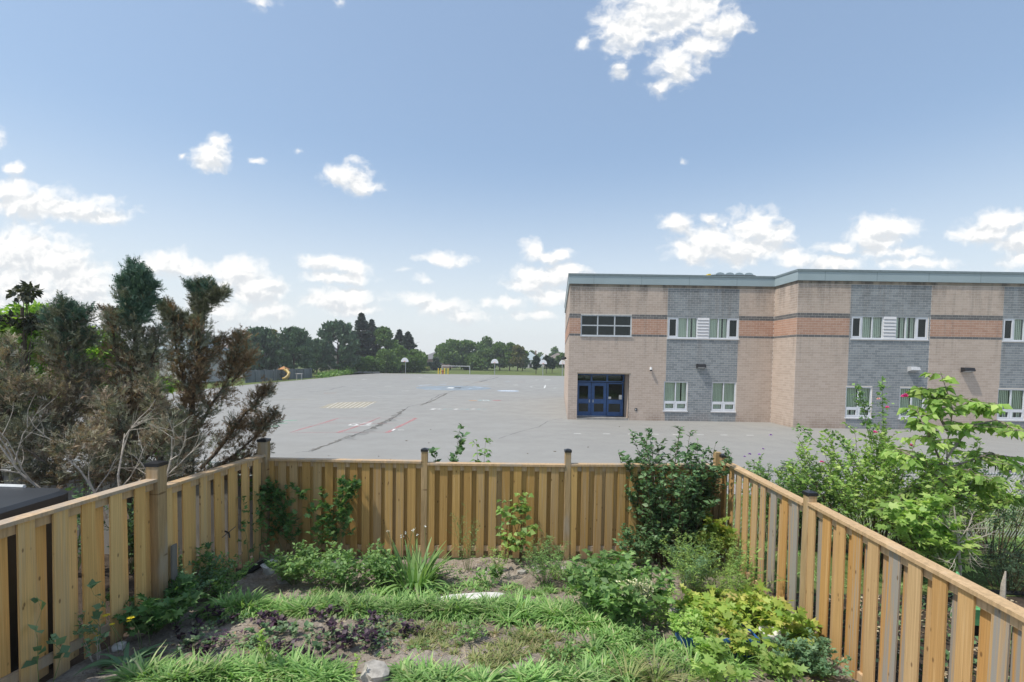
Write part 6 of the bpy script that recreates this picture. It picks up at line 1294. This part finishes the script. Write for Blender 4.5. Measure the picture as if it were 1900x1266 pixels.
# hosta with broad striped leaves
ht_ = at(1872, 1090, 5.9); hz = nz_(ht_.x, 5.9); clump('hosta_plant', 'variegated hosta with broad pale edged leaves in the dark mulch at the right edge', 'plant', (ht_.x+.05, 5.95, hz+.02), 54, .42, .1, 'hosta_leaf', 1.2, (blade(.34, 5, 1.3), blade(.34, 6, 2.0)), wd=1.15)
ht_ = at(1840, 1050, 6.6); clump('hosta_plant', 'second smaller hosta behind the variegated one', 'plant', (ht_.x, 6.6, nz_(ht_.x, 6.6)), 30, .3, .08, 'hosta_leaf', 1.2, (blade(.34, 5, 1.3), blade(.34, 6, 2.0)), wd=1.0)
# green plastic wheelbarrow tray
wb = thing('wheelbarrow', 'bright green plastic wheelbarrow tray showing behind the right fence', 'wheelbarrow', at(1800, 1090, 5.35)+Vector((0, 0, -.5)))
p = [at(1776, 1062, 5.4), at(1792, 1092, 5.3), at(1850, 1112, 5.1), at(1851, 1135, 5.0), at(1800, 1130, 5.05), at(1770, 1105, 5.2)]
m = MB(); up_ = Vector((0, 0, .03)); dn = Vector((0, 0, -.22)); tr_ = [p[0], p[1], p[2], p[3], p[4], p[5]]; n = 6
m.add([q for q in tr_]+[q+dn+(Vector(sum(tr_, Vector()))/n-q)*.3 for q in tr_], [(i, (i+1) % n, n+(i+1) % n, n+i) for i in range(n)]+[tuple(range(n, 2*n))]); m.build('tray', 'green_plastic', wb)
m = MB(); m.tube(tr_+[tr_[0]], .012, 6, False); m.build('rim', 'green_plastic', wb)
c = Vector(sum(tr_, Vector()))/n; m = MB(); m.tube([c+Vector((.1, .1, -.35)), c+Vector((.14, .1, -.35))], .14, 14); m.build('wheel', 'lamp_black', wb)
m = MB(); m.tube([(c.x+.1, c.y-.2, c.z-.2), (c.x+.12, c.y-.25, nz_(c.x, c.y))], .012, 6); m.build('leg', 'lamp_black', wb)
m = MB(); tb_ = nb(1872, 6.9); m.tube([tb_, tb_+Vector((0, 0, .3)), tb_+Vector((.02, 0, .5))], [.04, .03, .01], 6); setp(m.build('tree_stump', 'dead_stem', origin=tb_), 'thin broken pale stump standing in the mulch above the hosta', 'stump')
# dark garden hose edging through the mulch
m = MB(); pts = [nb(1760, 7.1), nb(1810, 7.25), nb(1850, 7.3), nb(1900, 7.25), nb(1960, 7.2)]; m.tube([q+Vector((0, 0, .03)) for q in pts], .035, 6); setp(m.build('edging_strip', 'edging_black', origin=pts[0]), 'black plastic edging curving through the mulch behind the hosta', 'edging')
def gpts(x0, x1, y0, y1, n): return list(zip(np.random.default_rng(3).uniform(x0, x1, n), np.random.default_rng(4).uniform(y0, y1, n)))
m = MB(); m.add([(x, y, nz_(x, y)+.006) for x, y in ((3.9, 7.2), (20, 7.2), (20, 9.39), (3.9, 9.39))], [(0, 1, 2, 3)]); setp(m.build('neighbour_lawn', 'lawn', origin=(5, 8, .26)), kind='structure')
grass('neighbour_grass', gpts(3.9, 12, 7.4, 10.2, 700), .12, 'grass_blade', .012, zf=lambda x, y: nz_(x, min(y, 9.1)) if y < 9.4 else .12)
grass('verge_grass', gpts(-8, 14, 9.5, 13.9, 900), .12, 'grass_blade', .014, zf=lambda x, y: .0+max(0, .16-(y-8.33)*.032)-.02)
x = rng.uniform(3.9, 7.5, 2200); y = rng.uniform(3, 7.2, 2200); z = np.array([nz_(a, c) for a, c in zip(x, y)])+.01; D = rdir(2200); D[:, 2] *= .2
scatter('fallen_leaves', LEAF, np.stack([x, y, z], 1), frames(D, rdir(2200)*.3+np.array([0, 0, 1]), .03+.04*rng.random(2200)), rng.random(2200), 'litter_leaf', None, 'stuff', origin=(5, 5, .4))
x = rng.uniform(3.9, 7.0, 1500); y = rng.uniform(3, 7.0, 1500); z = np.array([nz_(a, c) for a, c in zip(x, y)])+.02+.12*rng.random(1500)
scatter('low_ground_cover', LEAF, np.stack([x, y, z], 1), frames(rdir(1500), rdir(1500)*.4+np.array([0, 0, 1]), .05+.05*rng.random(1500)), rng.random(1500), 'dark_leaf', None, 'stuff', origin=(5, 5, .4))

# ------------------------------------------------------------------ summer haze
m = MB(); m.box((-420, -40, -1.3), (520, 430, 24)); hz_ = m.mesh('haze')
hm = bpy.data.materials.new('haze_air'); hm.use_nodes = True; ht3 = hm.node_tree; ht3.nodes.clear(); vo_ = ht3.nodes.new('ShaderNodeVolumePrincipled'); vo_.inputs['Color'].default_value = (.93, .96, 1, 1); vo_.inputs['Density'].default_value = .0007; vo_.inputs['Anisotropy'].default_value = .3
oo = ht3.nodes.new('ShaderNodeOutputMaterial'); ht3.links.new(vo_.outputs[0], oo.inputs['Volume']); hz_.materials.append(hm); ho = bpy.data.objects.new('haze', hz_); col.objects.link(ho); ho['kind'] = 'stuff'
